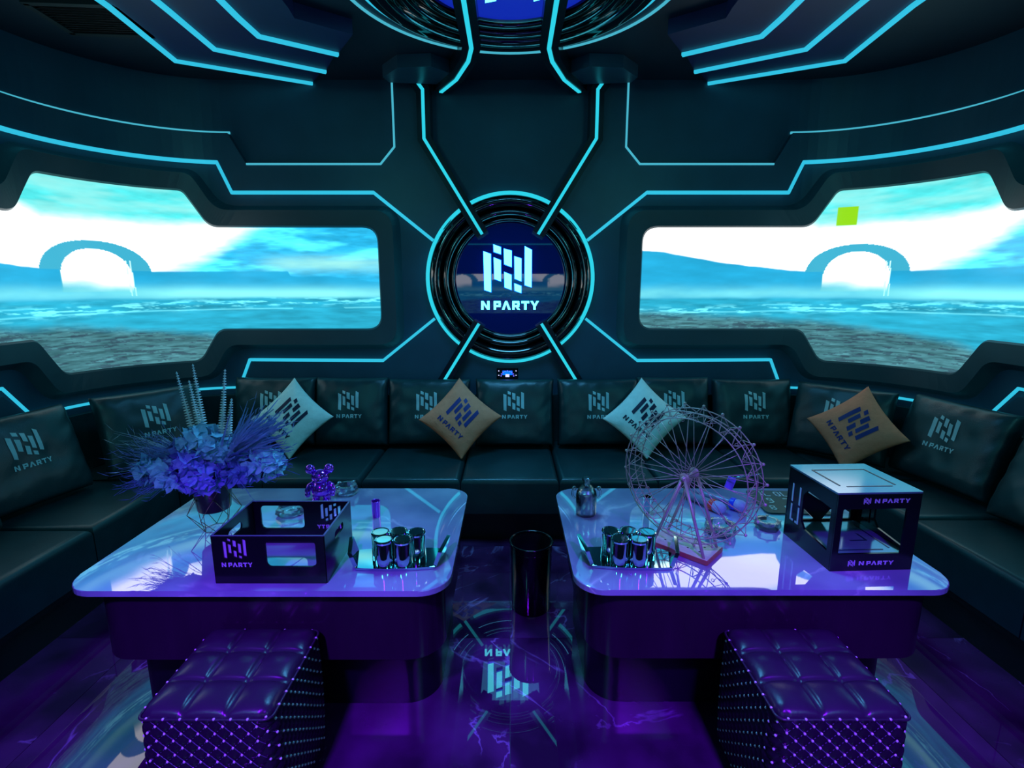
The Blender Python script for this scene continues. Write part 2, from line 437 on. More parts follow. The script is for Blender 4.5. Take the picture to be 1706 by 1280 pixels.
# ------------------------------------------------------------------ the emblem and lettering
def emblem():
    P = [[(543, 473), (588, 490), (588, 722), (547, 708)], [(605, 432), (650, 448), (650, 490), (607, 475)],
         [(607, 510), (650, 528), (650, 655), (610, 640)], [(670, 457), (717, 470), (717, 568), (672, 550)],
         [(672, 598), (716, 617), (716, 708), (674, 692)], [(735, 503), (778, 517), (778, 655), (737, 638)],
         [(735, 668), (778, 685), (778, 728), (737, 712)], [(800, 443), (842, 465), (842, 692), (800, 678)]]
    return [[((x - 706) / 367, -(y - 632) / 367) for x, y in q] for q in P]

def letters_px():
    h0, h1 = 778, 832; w = 15; L = {}
    def rect(x0, y0, x1, y1): return [(x0, y0), (x1, y0), (x1, y1), (x0, y1)]
    L['N'] = [rect(525, h0, 540, h1), rect(563, h0, 578, h1), [(540, h0), (563, h1 - 18), (563, h1), (540, h0 + 20)]]
    def P(x): return [rect(x, h0, x + w, h1), rect(x + w, h0, x + 44, h0 + 13), rect(x + 32, h0 + 13, x + 46, h0 + 24), rect(x + w, h0 + 24, x + 44, h0 + 37)]
    L['P'] = P(604)
    L['A'] = [[(656, h1), (676, h0), (690, h0), (672, h1)], [(690, h0), (712, h1), (696, h1), (683, h0 + 18)]]
    L['R'] = P(722) + [[(744, h0 + 37), (758, h0 + 37), (772, h1), (755, h1)]]
    L['T'] = [rect(779, h0, 829, h0 + 13), rect(797, h0 + 13, 812, h1)]
    L['Y'] = [[(836, h0), (852, h0), (866, h0 + 24), (860, h0 + 36)], [(874, h0), (890, h0), (868, h0 + 36), (860, h0 + 28)], rect(856, h0 + 30, 870, h1)]
    return L
def letters():
    return {k: [[((x - 706) / 367, -(y - 632) / 367) for x, y in q] for q in v] for k, v in letters_px().items()}
EMB = emblem(); LET = letters()
ALLP = EMB + [p for v in LET.values() for p in v]

def decal(name, polys, fn, m, parent, ng=6, thick=0.0):
    """thin printed shapes laid on a surface given by fn(x, y) -> point"""
    bm = bmesh.new()
    for q in polys:
        f = bm.faces.new([bm.verts.new((x, y, 0)) for x, y in q])
    if ng:
        for k in range(-ng, ng + 1):
            c = k * 0.55 / ng
            for no in ((1, 0, 0), (0, 1, 0)):
                bmesh.ops.bisect_plane(bm, geom=bm.verts[:] + bm.edges[:] + bm.faces[:], plane_co=(c, c, 0), plane_no=no, dist=1e-6)
    for v in bm.verts: v.co = fn(v.co.x, v.co.y)
    me = bpy.data.meshes.new(name); bm.to_mesh(me); bm.free()
    return link(name, me, m, parent)

def slab_shape(name, polys, fn, d0, d1, m, parent):
    vs = []; fs = []
    for q in polys:
        k = len(vs); n = len(q)
        vs += [fn(x, y, d1) for x, y in q] + [fn(x, y, d0) for x, y in q]
        fs += [tuple(range(k, k + n)), tuple(range(k + 2 * n - 1, k + n - 1, -1))]
        fs += [(k + i, k + (i + 1) % n, k + (i + 1) % n + n, k + i + n) for i in range(n)]
    return pyd(name, vs, fs, m, parent, fix=False)
# ------------------------------------------------------------------ the room shell
def struct(o): o['kind'] = 'structure'; return o
wall_back = struct(panel('wall_back', [(-S2, -0.02), (S2, -0.02), (S2, ZC + 0.1), (-S2, ZC + 0.1)], -0.12, 0.0, wallR, M['wall'], cuts=ARCCUTS2))
SE = S2 + (YB - RR) - YREAR
wall_left = struct(panel('wall_left', [(S2, -0.02), (SE, -0.02), (SE, ZC + 0.1), (S2, ZC + 0.1)], -0.12, 0.0, wallL, M['wall']))
wall_right = struct(panel('wall_right', [(S2, -0.02), (SE, -0.02), (SE, ZC + 0.1), (S2, ZC + 0.1)], -0.12, 0.0, wallR, M['wall']))
b = B(); b.box((0, YREAR - 0.06, ZC / 2), (2 * XS + 0.24, 0.12, ZC + 0.1)); wall_rear = struct(b.done('wall_rear', M['wall']))
b = B(); b.prism([(-XS - 0.1, YREAR - 0.1), (XS + 0.1, YREAR - 0.1), (XS + 0.1, YB + 0.1), (-XS - 0.1, YB + 0.1)], ZC, ZC + 0.12)
ceiling = struct(b.done('ceiling', M['ceiling']))
b = B(); b.prism([(-XS - 0.1, YREAR - 0.1), (XS + 0.1, YREAR - 0.1), (XS + 0.1, YB + 0.1), (-XS - 0.1, YB + 0.1)], -0.10, -0.004)
floor = struct(b.done('floor', M['grout']))
TS = 0.8; GY0 = 1.972
cache = {}
for i in range(-4, 4):
    for j in range(-6, 3):
        x0, x1 = max(i * TS, -XS + .01), min((i + 1) * TS, XS - .01); y0, y1 = max(GY0 + j * TS, YREAR + .01), min(GY0 + (j + 1) * TS, YB - 0.05)
        if y1 - y0 < 0.05 or x1 - x0 < 0.05: continue
        if abs(i + .5) > 3 and j > 0: continue
        key = (round(x1 - x0, 3), round(y1 - y0, 3))
        if key not in cache:
            g = 0.0012; b = B(); b.prism([(g, g), (key[0] - g, g), (key[0] - g, key[1] - g), (g, key[1] - g)], -0.012, 0.0)
            cache[key] = b.done('tile', M['tile'], floor); t = cache[key]
        else:
            t = cache[key].copy(); COL.objects.link(t); t.parent = floor
        t.location = (x0, y0, 0)

# ---- raised wall panelling (left and right are mirror images)
BAND = [(5.2, 2.325), (1.952, 2.325), (1.869, 2.135), (0.918, 2.135), (0.515, 1.814), (0.34, 2.02), (0.60, 2.44), (0.60, ZC), (0.757, ZC), (0.757, 2.408), (0.86, 2.306), (1.757, 2.306), (1.862, 2.494), (5.2, 2.494)]
LOWP = [(0.535, 1.27), (0.91, 0.975), (1.862, 0.983), (1.935, 0.80), (1.95, 0.45), (-1.95, 0.45), (-1.935, 0.80), (-1.862, 0.983), (-0.91, 0.975), (-0.535, 1.27)]
CUTS = [S1 + ARC * k / 22 for k in range(23)]
for mp, par in ((wallL, wall_left), (wallR, wall_right)):
    panel('raised_band', BAND, 0.0, 0.045, mp, M['panel'], wall_back, cuts=CUTS)
cpts = [(-0.53 * math.cos(R(a)), 1.55 - 0.53 * math.sin(R(a))) for a in range(30, 151, 12)]
panel('lower_panel', LOWP[:10] + cpts, 0.0, 0.03, wallR, M['panel'], wall_back)
# wall base of the side fields under the strip at seat-back height
for mp in (wallL, wallR):
    panel('base_panel', [(1.99, 0.45), (3.20, 0.45), (5.0, 0.45), (5.0, 0.93), (3.36, 0.93), (3.22, 0.775), (1.99, 0.775)], 0.0, 0.03, mp, M['panel'], wall_back, cuts=CUTS)

def led(path, w, mp, label, d0=0.004, d1=0.012, m='led', closed=False, group=None, name='led_strip'):
    o = ribbon(name, path, w, d0, d1, mp, M[m], None, closed)
    return tag(o, label, 'light strip', group)
sides = (('left', wallL), ('right', wallR))
for sd, mp in sides:
    led([(5.2, 2.505), (1.862, 2.505)], 0.014, mp, f'uppermost thin cyan light strip curving along the wall over the {sd} screen', m='led_thin')
    led([(1.753, 2.301), (0.861, 2.301), (0.765, 2.408), (0.765, ZC)], 0.012, mp, f'thin cyan light strip turning from horizontal up to the ceiling, {sd} of the emblem', 0.045, 0.052, m='led_thin')
    led([(5.2, 2.315), (1.952, 2.312), (1.869, 2.122), (0.918, 2.122), (0.527, 1.812)], 0.021, mp, f'thick cyan light strip stepping down above the {sd} screen to the round emblem', 0.030, 0.052)
    led([(0.533, 1.278), (0.91, 0.981), (1.862, 0.987), (1.926, 0.849), (1.945, 0.80)], 0.019, mp, f'cyan light strip stepping from the emblem down below the {sd} screen', 0.012, 0.04)
    led([(1.985, 0.788), (3.22, 0.788), (3.36, 0.975), (5.0, 0.975)], 0.016, mp, f'low cyan light strip showing between the sofa cushions in the {sd} corner', 0.03, 0.037)

# ---- the two big shaped wall screens and their surrounds
INNER = [(0.905, 1.894), (2.045, 1.894), (2.19, 2.12), (3.00, 2.12), (3.145, 1.89), (4.285, 1.89), (4.285, 1.212), (3.14, 1.212), (3.00, 0.995), (2.19, 0.995), (2.05, 1.212), (0.905, 1.212)]
RADS = [0.10, 0.12, 0.06, 0.07, 0.10, 0.10, 0.10, 0.07, 0.08, 0.10, 0.10, 0.10]
inner = fillet(INNER, RADS, 7)
OUT1 = fillet(offset_poly(INNER, 0.150), [r_ + 0.05 for r_ in RADS], 7)
OUT2 = fillet(offset_poly(INNER, 0.112), [r_ + 0.04 for r_ in RADS], 7)
MID = fillet(offset_poly(INNER, 0.010), [r_ + 0.005 for r_ in RADS], 7)
def densify(loops, step=0.06):
    """insert matching points on every loop so that long runs follow the curved wall"""
    n = len(loops[0]); out = [[] for _ in loops]
    for i in range(n):
        j = (i + 1) % n
        k = max(1, int(max(math.hypot(L[j][0] - L[i][0], L[j][1] - L[i][1]) for L in loops) / step))
        for q in range(k):
            for o_, L in zip(out, loops): o_.append((L[i][0] + (L[j][0] - L[i][0]) * q / k, L[i][1] + (L[j][1] - L[i][1]) * q / k))
    return out
def surround(name, loops, depths, mp, m, parent=None):
    loops = densify(loops); n = len(loops[0]); vs = []; fs = []
    for L, d in zip(loops, depths): vs += [mp(x, z, d) for x, z in L]
    for a in range(len(loops) - 1):
        for i in range(n): fs.append((a * n + i, a * n + (i + 1) % n, (a + 1) * n + (i + 1) % n, (a + 1) * n + i))
    return pyd(name, vs, fs, m, parent, smooth=False)

def ip(x, xs, ys): return np.interp(x, xs, ys)
def fbm(x, y, sx, sy, seed, oct_=4):
    v = np.zeros_like(x); a = 1; tot = 0; rs = np.random.RandomState(seed)
    for o_ in range(oct_):
        g = rs.rand(64, 64); X = x * sx * 2 ** o_; Y = y * sy * 2 ** o_
        xi = np.floor(X).astype(int); yi = np.floor(Y).astype(int); fx = X - xi; fy = Y - yi
        fx = fx * fx * (3 - 2 * fx); fy = fy * fy * (3 - 2 * fy)
        G = lambda i, j: g[i % 64, j % 64]
        v += a * ((G(xi, yi) * (1 - fx) + G(xi + 1, yi) * fx) * (1 - fy) + (G(xi, yi + 1) * (1 - fx) + G(xi + 1, yi + 1) * fx) * fy)
        tot += a; a *= 0.55
    return v / tot
def sst(e0, e1, x): t = np.clip((x - e0) / (e1 - e0), 0, 1); return t * t * (3 - 2 * t)
def lin(r, g, b_): return np.array(srgb(r, g, b_)[:3])
def picture(X, Z, green=None):
    """the seascape shown on the screens: X metres right of the arch, Z height"""
    X = np.asarray(X, float); Z = np.asarray(Z, float); n = lambda *a: fbm(X + 9, Z + 3, *a)
    def mix(c, k, t): t = t[..., None]; return c * (1 - t) + np.asarray(k) * t
    cy, wh, bl, lt, mid = lin(84, 232, 234), np.array([1.9, 2.0, 2.0]), lin(40, 180, 230), lin(140, 244, 242), lin(44, 176, 210)
    c = np.zeros(X.shape + (3,)) + cy
    c = c * (0.82 + 0.5 * n(10, 40, 1)[..., None]); c = mix(c, lin(165, 250, 244), sst(0.35, 0.8, n(3, 16, 22)) * 0.7)
    # the bright bank of cloud
    top = 1.855 + 0.04 * (n(3, 3, 2) - 0.5) + ip(X, [-1.6, -1.0, -0.5, -0.25, 0.5, 0.9, 1.4], [0.26, 0.20, 0.12, 0.02, 0.03, 0.06, 0.10])
    c = mix(c, wh, sst(top + 0.07, top - 0.05, Z + 0.03 * (n(9, 30, 3) - .5)))
    # clouds closing the bank to the right
    edge = ip(X, [-2.2, 0.2, 0.36, 0.55, 0.80, 1.0, 1.4, 2.2], [1.4, 1.50, 1.62, 1.70, 1.84, 1.95, 2.2, 2.3]) + 0.06 * (n(4, 14, 4) - 0.5)
    nn = n(9, 60, 5)[..., None]; n6 = n(2.5, 14, 6)[..., None]
    cl = bl * (0.72 + 0.9 * nn) + lin(90, 215, 215) * sst(0.45, 0.75, n6) * (0.5 + 0.9 * nn)
    t = sst(edge + 0.07, edge - 0.13, Z + 0.05 * (n(6, 50, 31) - .5))[..., None]; c = c * (1 - t) + cl * t
    lowm = np.exp(-((Z - 1.655) / 0.05) ** 2) * sst(0.9, 1.25, X) * 0.75
    c = mix(c, lin(165, 250, 246), lowm * (0.5 + n(5, 30, 21)))
    # far sea and headland
    hz = np.where(X < 0, ip(X, [-2.2, -1.3, -0.9, -0.35, -0.1], [1.80, 1.735, 1.665, 1.605, 1.60]), ip(X, [0.3, 1.2, 1.215, 1.3, 1.45, 1.7, 2.2], [1.600, 1.605, 1.575, 1.565, 1.575, 1.54, 1.50])) + 0.008 * (n(14, 2, 7) - .5)
    far = bl * (0.80 + 0.35 * n(5, 24, 8)[..., None])
    t = sst(hz + 0.005, hz - 0.005, Z)[..., None]; c = c * (1 - t) + far * t
    # arch
    xo = np.abs(X)
    def dome(a, b_, zc): return np.where(Z > zc, (xo / a) ** 2.15 + ((Z - zc) / b_) ** 2.15 < 1, xo < a)
    outer = dome(0.312, 0.205, 1.572) & (Z > 1.47)
    inn = dome(np.where(X < 0, 0.192, 0.198), 0.170, 1.558) & (Z > 1.47)
    legs = outer & (Z < 1.60) & (xo > .2)
    c[outer] = lin(66, 182, 214) * 1.0
    c[legs] = c[legs] * 0.0 + far[legs] * 0.98
    op = np.zeros(X.shape + (3,)) + wh; t = sst(1.60, 1.50, Z + 0.02 * n(12, 40, 9)) * (0.30 + 0.65 * sst(0.12, -0.1, X)); t2 = t[..., None]
    op = op * (1 - t2) + lin(90, 205, 232) * t2
    ti = (inn * sst(1.47, 1.53, Z + 0.02 * n(10, 10, 33)))[..., None]; c = c * (1 - ti) + op * ti
    slit = ((np.abs(X - 0.172 - (1.66 - Z) * .05) < 0.004) | (np.abs(X - 0.194 - (1.66 - Z) * .06) < 0.003)) & (Z < 1.665) & (Z > 1.44); c[slit] = [0.8, 1.4, 1.4]
    # mist over the water
    mist = np.exp(-((Z - 1.455 - 0.02 * (n(2, 1, 10) - .5)) / 0.045) ** 2) * np.clip(0.25 + ip(X, [-1, 0.1, 0.6, 1.4, 2], [0.2, 0.25, 0.75, 0.8, 0.3]) + 0.5 * (n(4, 10, 11) - 0.5), 0, 0.9)
    c = mix(c, lt * 1.25, mist)
    # water
    w = sst(1.435, 1.41, Z + 0.02 * (n(3, 3, 12) - .5))
    wc = mid[None, None] * (0.55 + 0.95 * n(5, 46, 13)[..., None]) if X.ndim == 2 else mid * (0.55 + 0.95 * n(5, 46, 13)[..., None])
    foam = sst(0.52, 0.68, n(11, 90, 14)) * np.exp(-((Z - 1.365 - 0.03 * X) / 0.030) ** 2)
    wc = wc + (lt * 0.8) * foam[..., None] + lt * 0.5 * (np.exp(-((Z - 1.335 - 0.012 * X - 0.006 * n(4, 2, 23)) / 0.004) ** 2) * (n(3, 3, 24) > .4))[..., None]
    t = w[..., None]; c = c * (1 - t) + wc * t
    # rocks and ripples in front
    rk = ip(X, [-2.5, -1.2, -0.7, -0.2, 0.2, 0.7, 1.2, 2.2], [1.36, 1.33, 1.30, 1.27, 1.235, 1.16, 1.02, 0.9]) + 0.05 * (n(5, 8, 15) - 0.5)
    rc = lin(92, 160, 172) * (0.25 + 1.25 * (n(10, 120, 16)[..., None] ** 1.6)) * (0.6 + 0.8 * n(3, 5, 18)[..., None])
    dk = (n(12, 100, 17) > 0.60)[..., None] * 0.55
    rc = rc * (1 - dk) + lin(46, 52, 78) * dk
    t = sst(rk + 0.03, rk - 0.05, Z)[..., None]; c = c * (1 - t) + rc * t
    if green is not None:
        gx, gz = green; c[(np.abs(X - gx) < 0.063) & (np.abs(Z - gz) < 0.058)] = lin(150, 226, 10)
    return c

def screen_mat(gain):
    m, nt, bs, o = nodemat('wall_screen_picture')
    setp(bs, Base_Color=(0.02, 0.02, 0.02, 1), Roughness=0.25)
    at = nt.nodes.new('ShaderNodeVertexColor'); at.layer_name = 'picture'
    nt.links.new(at.outputs['Color'], bs.inputs['Emission Color']); bs.inputs['Emission Strength'].default_value = gain
    return m
M['screen'] = screen_mat(1.0)
def inside(poly, X, Z):
    ins = np.zeros(X.shape, bool); n = len(poly)
    for i in range(n):
        (x0, z0), (x1, z1) = poly[i], poly[(i + 1) % n]
        if z0 == z1: continue
        cnd = ((z0 > Z) != (z1 > Z)) & (X < (x1 - x0) * (Z - z0) / (z1 - z0) + x0); ins ^= cnd
    return ins
def screen_mesh(name, poly, mp, d, fx, step=(0.0058, 0.0045), green=None, parent=None):
    s0, s1 = min(p[0] for p in poly), max(p[0] for p in poly); z0, z1 = min(p[1] for p in poly), max(p[1] for p in poly)
    ns, nz = int((s1 - s0) / step[0]), int((z1 - z0) / step[1])
    S = np.linspace(s0, s1, ns); Zs = np.linspace(z0, z1, nz); SS, ZZ = np.meshgrid(S, Zs, indexing='ij')
    cs, cz = (SS[:-1, :-1] + SS[1:, 1:]) / 2, (ZZ[:-1, :-1] + ZZ[1:, 1:]) / 2
    keep = inside(poly, cs, cz)
    base = np.array([mp(s, 0, d) for s in S])
    co = np.zeros((ns, nz, 3)); co[:, :, 0] = base[:, 0][:, None]; co[:, :, 1] = base[:, 1][:, None]; co[:, :, 2] = ZZ
    idx = np.arange(ns * nz).reshape(ns, nz)
    q = np.stack([idx[:-1, :-1], idx[1:, :-1], idx[1:, 1:], idx[:-1, 1:]], -1)[keep]
    used = np.unique(q); rem = -np.ones(ns * nz, int); rem[used] = np.arange(len(used)); q = rem[q]
    col = picture(fx(SS), ZZ, green).reshape(-1, 3)[used]; co = co.reshape(-1, 3)[used]
    me = bpy.data.meshes.new(name); me.vertices.add(len(co)); me.vertices.foreach_set('co', co.ravel())
    me.loops.add(q.size); me.loops.foreach_set('vertex_index', q.ravel().astype(np.int32))
    me.polygons.add(len(q)); me.polygons.foreach_set('loop_start', np.arange(0, q.size, 4, dtype=np.int32))
    me.update(calc_edges=True)
    ca = me.color_attributes.new('picture', 'FLOAT_COLOR', 'POINT')
    ca.data.foreach_set('color', np.concatenate([col, np.ones((len(col), 1))], 1).astype(np.float32).ravel())
    return link(name, me, M['screen'], parent)
SCR = fillet(offset_poly(INNER, 0.012), RADS, 7)
for sd, mp, fx, gr in (('left', wallL, lambda s: 2.735 - s, None), ('right', wallR, lambda s: s - 2.346, (2.26 - 2.346, 1.957))):
    lab = {'left': 'large cyan seascape screen with stone arch, wrapping the left corner of the room',
           'right': 'large cyan seascape screen with stone arch and a yellow-green square, wrapping the right corner'}[sd]
    root = empty('wall_screen', mp(2.595, 0.9, 0.0), 0, lab, 'screen', 'curved wall screens')
    sc_ = screen_mesh('display', SCR, mp, 0.045, fx, green=gr)
    fr = surround('surround', [OUT1, OUT2, MID, inner, SCR], [0.0, 0.075, 0.068, 0.052, 0.044], mp, M['bezel'])
    for o in (sc_, fr):
        o.parent = root; o.matrix_parent_inverse = Matrix.Translation(-root.location)

# ---- rear wall: the wide screen behind the photographer that shows in the disc
rr = rounded_rect(-2.3, 1.0, 2.3, 1.74, 0.06)
def rearmap(s, z, d): return Vector((s, YREAR + d, z))
root = empty('wall_screen', (0, YREAR, 1.0), 0, 'wide seascape screen on the rear wall behind the camera', 'screen')
o = screen_mesh('display', rr, rearmap, 0.02, lambda s: np.where(s > 0, 0.92 - s, -0.92 - s), step=(0.02, 0.012)); o.parent = root; o.matrix_parent_inverse = Matrix.Translation(-root.location)
oo = rounded_rect(-2.36, 0.94, 2.36, 1.80, 0.08); n_ = len(rr)
vs = [rearmap(x, z, 0.0) for x, z in oo] + [rearmap(x, z, 0.05) for x, z in oo] + [rearmap(x, z, 0.018) for x, z in rr]
fs = [(k * n_ + i, k * n_ + (i + 1) % n_, (k + 1) * n_ + (i + 1) % n_, (k + 1) * n_ + i) for k in range(2) for i in range(n_)]
o = pyd('surround', vs, fs, M['bezel'], root); o.matrix_parent_inverse = Matrix.Translation(-root.location)
led([(-2.4, 2.29), (2.4, 2.29)], 0.02, rearmap, 'straight cyan light strip on the rear wall above its screen', 0, 0.02)

# ---- brackets: black beams with a light line, on the wall and on the ceiling
def bracket(path, mp, label, w=0.085, d0=0.0, d1=0.12, lw=0.02, group=None, path_led=None):
    root = empty('light_bracket', mp(path[0][0], path[0][1], 0), 0, label, 'light bracket', group)
    bd = ribbon('beam', path, w, d0, d1, mp, M['arm']); st = ribbon('led_line', path_led or path, lw, d1 - 0.004, d1 + 0.006, mp, M['led_hot'])
    bd.parent = root; bd.matrix_parent_inverse = Matrix.Translation(-root.location); st.parent = bd
    return root
for sd, mp in sides:
    bracket([(0.187, 1.845), (0.556, 2.44), (0.556, 2.73), (0.62, 2.815)], mp, f'upper {sd} black bracket with a cyan light line running from ceiling into the emblem ring')
    bracket([(0.215, 1.25), (0.478, 0.83)], mp, f'lower {sd} black bracket with a cyan light line slanting down from the emblem ring')
for sg, sd in ((-1, 'left'), (1, 'right')):
    bracket([(sg * 0.205, 2.45), (sg * 0.205, 2.98), (sg * 0.235, 3.14), (sg * 0.33, 3.40), (sg * 0.45, 3.60)], ceilm, f'{sd} ceiling bracket with a cyan light line leaving the round ceiling lamp', 0.10, 0.0, 0.09, 0.022)
    # chamfered corner block joining ceiling bracket and wall bracket
    b = B(); b.prism([(sg * x, y) for x, y in ((0.30, 3.42), (0.46, 3.26), (0.66, 3.28), (0.78, 3.42), (0.76, 3.50), (0.47, 3.53))], ZC - 0.07, ZC, 0.0)
    b.done('corner_block', M['panel'], ceiling)

# ---- round emblem on the wall
def ring_sign(name, mp, cx, cy, k, label, cat, disc, kd=1.0, lamp=False):
    root = empty(name, mp(cx, cy, 0), 0, label, cat)
    inv = Matrix.Translation(-root.location)
    def lathe2(nm, prof, m, smooth=True, n=96):
        vs = []; fs = []
        for (r_, d) in prof: vs += [mp(cx + r_ * k * math.cos(2 * PI * i / n), cy + r_ * k * math.sin(2 * PI * i / n), d * kd) for i in range(n)]
        for a in range(len(prof) - 1):
            for i in range(n): fs.append((a * n + i, a * n + (i + 1) % n, (a + 1) * n + (i + 1) % n, (a + 1) * n + i))
        o = pyd(nm, vs, fs, m, root, smooth); o.matrix_parent_inverse = inv; 
        if smooth: o.data.set_sharp_from_angle(angle=R(50))
        return o
    def tor(r0, r1, d, h, n=8): return [((r0 + r1) / 2 + (r0 - r1) / 2 * math.cos(PI * i / n), d + h * math.sin(PI * i / n)) for i in range(n + 1)]
    if lamp:
        lathe2('light_ring', [(0.583, 0.0), (0.583, 0.03), (0.576, 0.032), (0.574, 0.0)], M['led_thin'], False)
        lathe2('flat_ring', [(0.574, 0.0), (0.572, 0.02), (0.530, 0.03), (0.528, 0.0)], M['panel'], False)
        lathe2('light_ring', [(0.528, 0.0), (0.527, 0.040), (0.512, 0.042), (0.510, 0.0)], M['led'], False)
        radii = (0.508, 0.410, 0.345, 0.300)
    else:
        lathe2('light_ring', [(0.583, 0.0), (0.583, 0.05), (0.566, 0.056), (0.564, 0.0)], M['led_hot'], False)
        radii = (0.560, 0.470, 0.415, 0.378)
    q0, q1, q2, q3 = radii
    lathe2('outer_ring', [(q0, 0.0)] + tor(q0 - .002, q1, 0.05, 0.06), M['gloss'])
    lathe2('middle_ring', [(q1, 0.0)] + tor(q1 - .002, q2, 0.05, 0.05), M['gloss'])
    lathe2('inner_ring', [(q2, 0.0)] + tor(q2 - .002, q3, 0.04, 0.035) + [(q3 - .001, 0.0)], M['gloss'])
    vs = [mp(cx + (q3 + .002) * k * math.cos(2 * PI * i / 64), cy + (q3 + .002) * k * math.sin(2 * PI * i / 64), 0.022 * kd) for i in range(64)]
    o = pyd('disc', vs, [tuple(range(64))], disc, root, fix=False); o.matrix_parent_inverse = inv
    return root, inv
root, inv = ring_sign('round_emblem', wallR, 0, 1.55, 1.0, 'round glossy black wall emblem with lit cyan letters N PARTY in a light ring', 'emblem', M['glossdisc'])
LS = 0.405
ef = lambda cz: (lambda x, y, d: Vector((x * LS - 0.003, YB - d, y * LS + cz)))
e = ef(1.563)
for q in EMB:
    o = slab_shape('emblem_bar', [q], e, 0.048, 0.056, M['logo_lit'], root); o.matrix_parent_inverse = inv
grow = lambda q, g: [(sum(p[0] for p in q) / len(q) + (x - sum(p[0] for p in q) / len(q)) * 1 + (g if x > sum(p[0] for p in q) / len(q) else -g), y + (g if y > sum(p[1] for p in q) / len(q) else -g)) for x, y in q]
for q in EMB:
    o = slab_shape('halo_light', [grow(q, 0.010)], e, 0.036, 0.040, M['halo'], root); o.matrix_parent_inverse = inv
for ch, ps in LET.items():
    o = slab_shape('letter', ps, e, 0.044, 0.050, M['logo_lit'], root); o.matrix_parent_inverse = inv

# ---- round ceiling lamp
root, inv = ring_sign('ceiling_lamp', ceilm, 0, 2.46, 1.33, 'round black ring lamp with a deep blue centre on the ceiling', 'ceiling lamp', M['blue_glow'], 0.6, True)
ce = lambda x, y, d: Vector((x * 0.42, 2.41 + y * 0.42, ZC - d))
for q in EMB:
    o = slab_shape('emblem_bar', [q], ce, 0.030, 0.045, M['logo_lit'], root); o.matrix_parent_inverse = inv
# ---- stepped ceiling panels with angled light strips
CH = [[(1.89, 0.6), (1.90, 2.70), (1.965, 3.30), (1.29, 3.64)], [(1.60, 0.6), (1.61, 2.70), (1.62, 3.09), (1.115, 3.39)], [(1.285, 0.6), (1.29, 2.70), (1.28, 2.885), (0.945, 3.095)]]
nm_ = ['outermost', 'middle', 'innermost']
for sg, sd in ((-1, 'left'), (1, 'right')):
    f = lambda p: [(sg * x, y) for x, y in p]
    for k, path in enumerate(CH):
        led(f(path), 0.026, ceilm, f'{nm_[k]} of three angled cyan light strips on the ceiling at the {sd}', 0.02 + 0.025 * k, 0.034 + 0.025 * k)
    for k in range(3):
        a = CH[k]; bq = CH[k + 1] if k < 2 else [(1.02, 0.6), (1.02, 2.62), (1.03, 2.72), (0.80, 2.88)]
        poly = f(a + bq[::-1]); b = B(); b.prism(poly, ZC - 0.02 - 0.025 * k, ZC + 0.0); b.done('ceiling_step', M['step'], ceiling)
# ---- air vent
root = empty('air_vent', (-2.1, 2.86, ZC), R(4), 'black grille air vent in the ceiling at top left', 'vent')
b = B()
for (c, d) in (((0, 0.15, -0.01), (0.42, 0.03, 0.02)), ((0, -0.15, -0.01), (0.42, 0.03, 0.02)), ((0.2, 0, -0.01), (0.03, 0.3, 0.02)), ((-0.2, 0, -0.01), (0.03, 0.3, 0.02))): b.box(c, d)
b.done('frame', M['vent_frame'], root)
b = B(); b.box((0, 0, -0.003), (0.38, 0.28, 0.004)); b.done('backing', M['vent'], root)
sl = None
for k in range(11):
    if sl is None:
        b = B(); b.box((0, 0, 0), (0.38, 0.014, 0.003), Matrix.Rotation(R(35), 4, 'X')); sl = b.done('slat', M['vent_frame'], root); o = sl
    else: o = sl.copy(); COL.objects.link(o); o.parent = root
    o.location = (0, -0.12 + 0.024 * k, -0.012)
# ---- touch panel on the wall above the sofa
root = empty('touch_panel', (-0.02, YB - 0.03, 0.89), 0, 'small black touch panel with glowing blue keys at the top of the sofa', 'control panel')
b = B(); b.box((0, -0.006, 0), (0.155, 0.012, 0.075), bevel=0.004); b.done('plate', M['black_acrylic'], root)
for k in range(9):
    a = PI * k / 8; b = B(); b.sph((0.045 * math.cos(a), -0.013, -0.018 + 0.035 * math.sin(a)), 0.0045, 8, 6, (1, .4, 1)); b.done('key', M['blue_dot'], root, True)
for k in (-1, 1):
    b = B(); b.sph((k * 0.062, -0.013, 0.018), 0.004, 8, 6, (1, .4, 1)); b.done('key', M['white_dot'], root, True)
    b = B(); b.sph((k * 0.062, -0.013, -0.014), 0.004, 8, 6, (1, .4, 1)); b.done('key', M['white_dot'], root, True)
b = B(); b.box((0, -0.013, -0.016), (0.028, 0.003, 0.02), bevel=0.001); b.done('key', M['white_dot'], root)
b = B(); b.box((0, -0.0125, 0.004), (0.07, 0.002, 0.03), bevel=0.001); b.done('display', M['halo'], root)
# ------------------------------------------------------------------ the sofa
sofa = empty('corner_sofa', (0, 3.2, 0), 0, 'long U-shaped dark leather sofa built around three sides of the room', 'sofa')
inv = Matrix.Translation((0, -3.2, 0))
def put(o): o.parent = sofa; o.matrix_parent_inverse = inv; return o
def rr_poly(x0, y0, x1, y1): return [(x0, y0), (x1, y0), (x1, y1), (x0, y1)]
def seat_slab(poly):
    b = B(); b.prism(poly, 0.19, 0.405, 0.035, 4)
    o = b.done('seat_cushion', M['leather'], None, True, sharp=40); return put(o)
g = 0.003; FY, BY = 2.80, 3.57
xs = [-1.93, -1.44, -0.865, -0.29, 0.285, 0.86, 1.435, 1.93]
for a, c in zip(xs, xs[1:]): seat_slab(rr_poly(a + g, FY, c - g, BY))
def arcpts(r_, sg, n=9):  # rounded outer back corner of the sofa
    return [(sg * (S1 + r_ * math.sin(R(a))), (YB - RR) + r_ * math.cos(R(a))) for a in np.linspace(0, 90, n)]
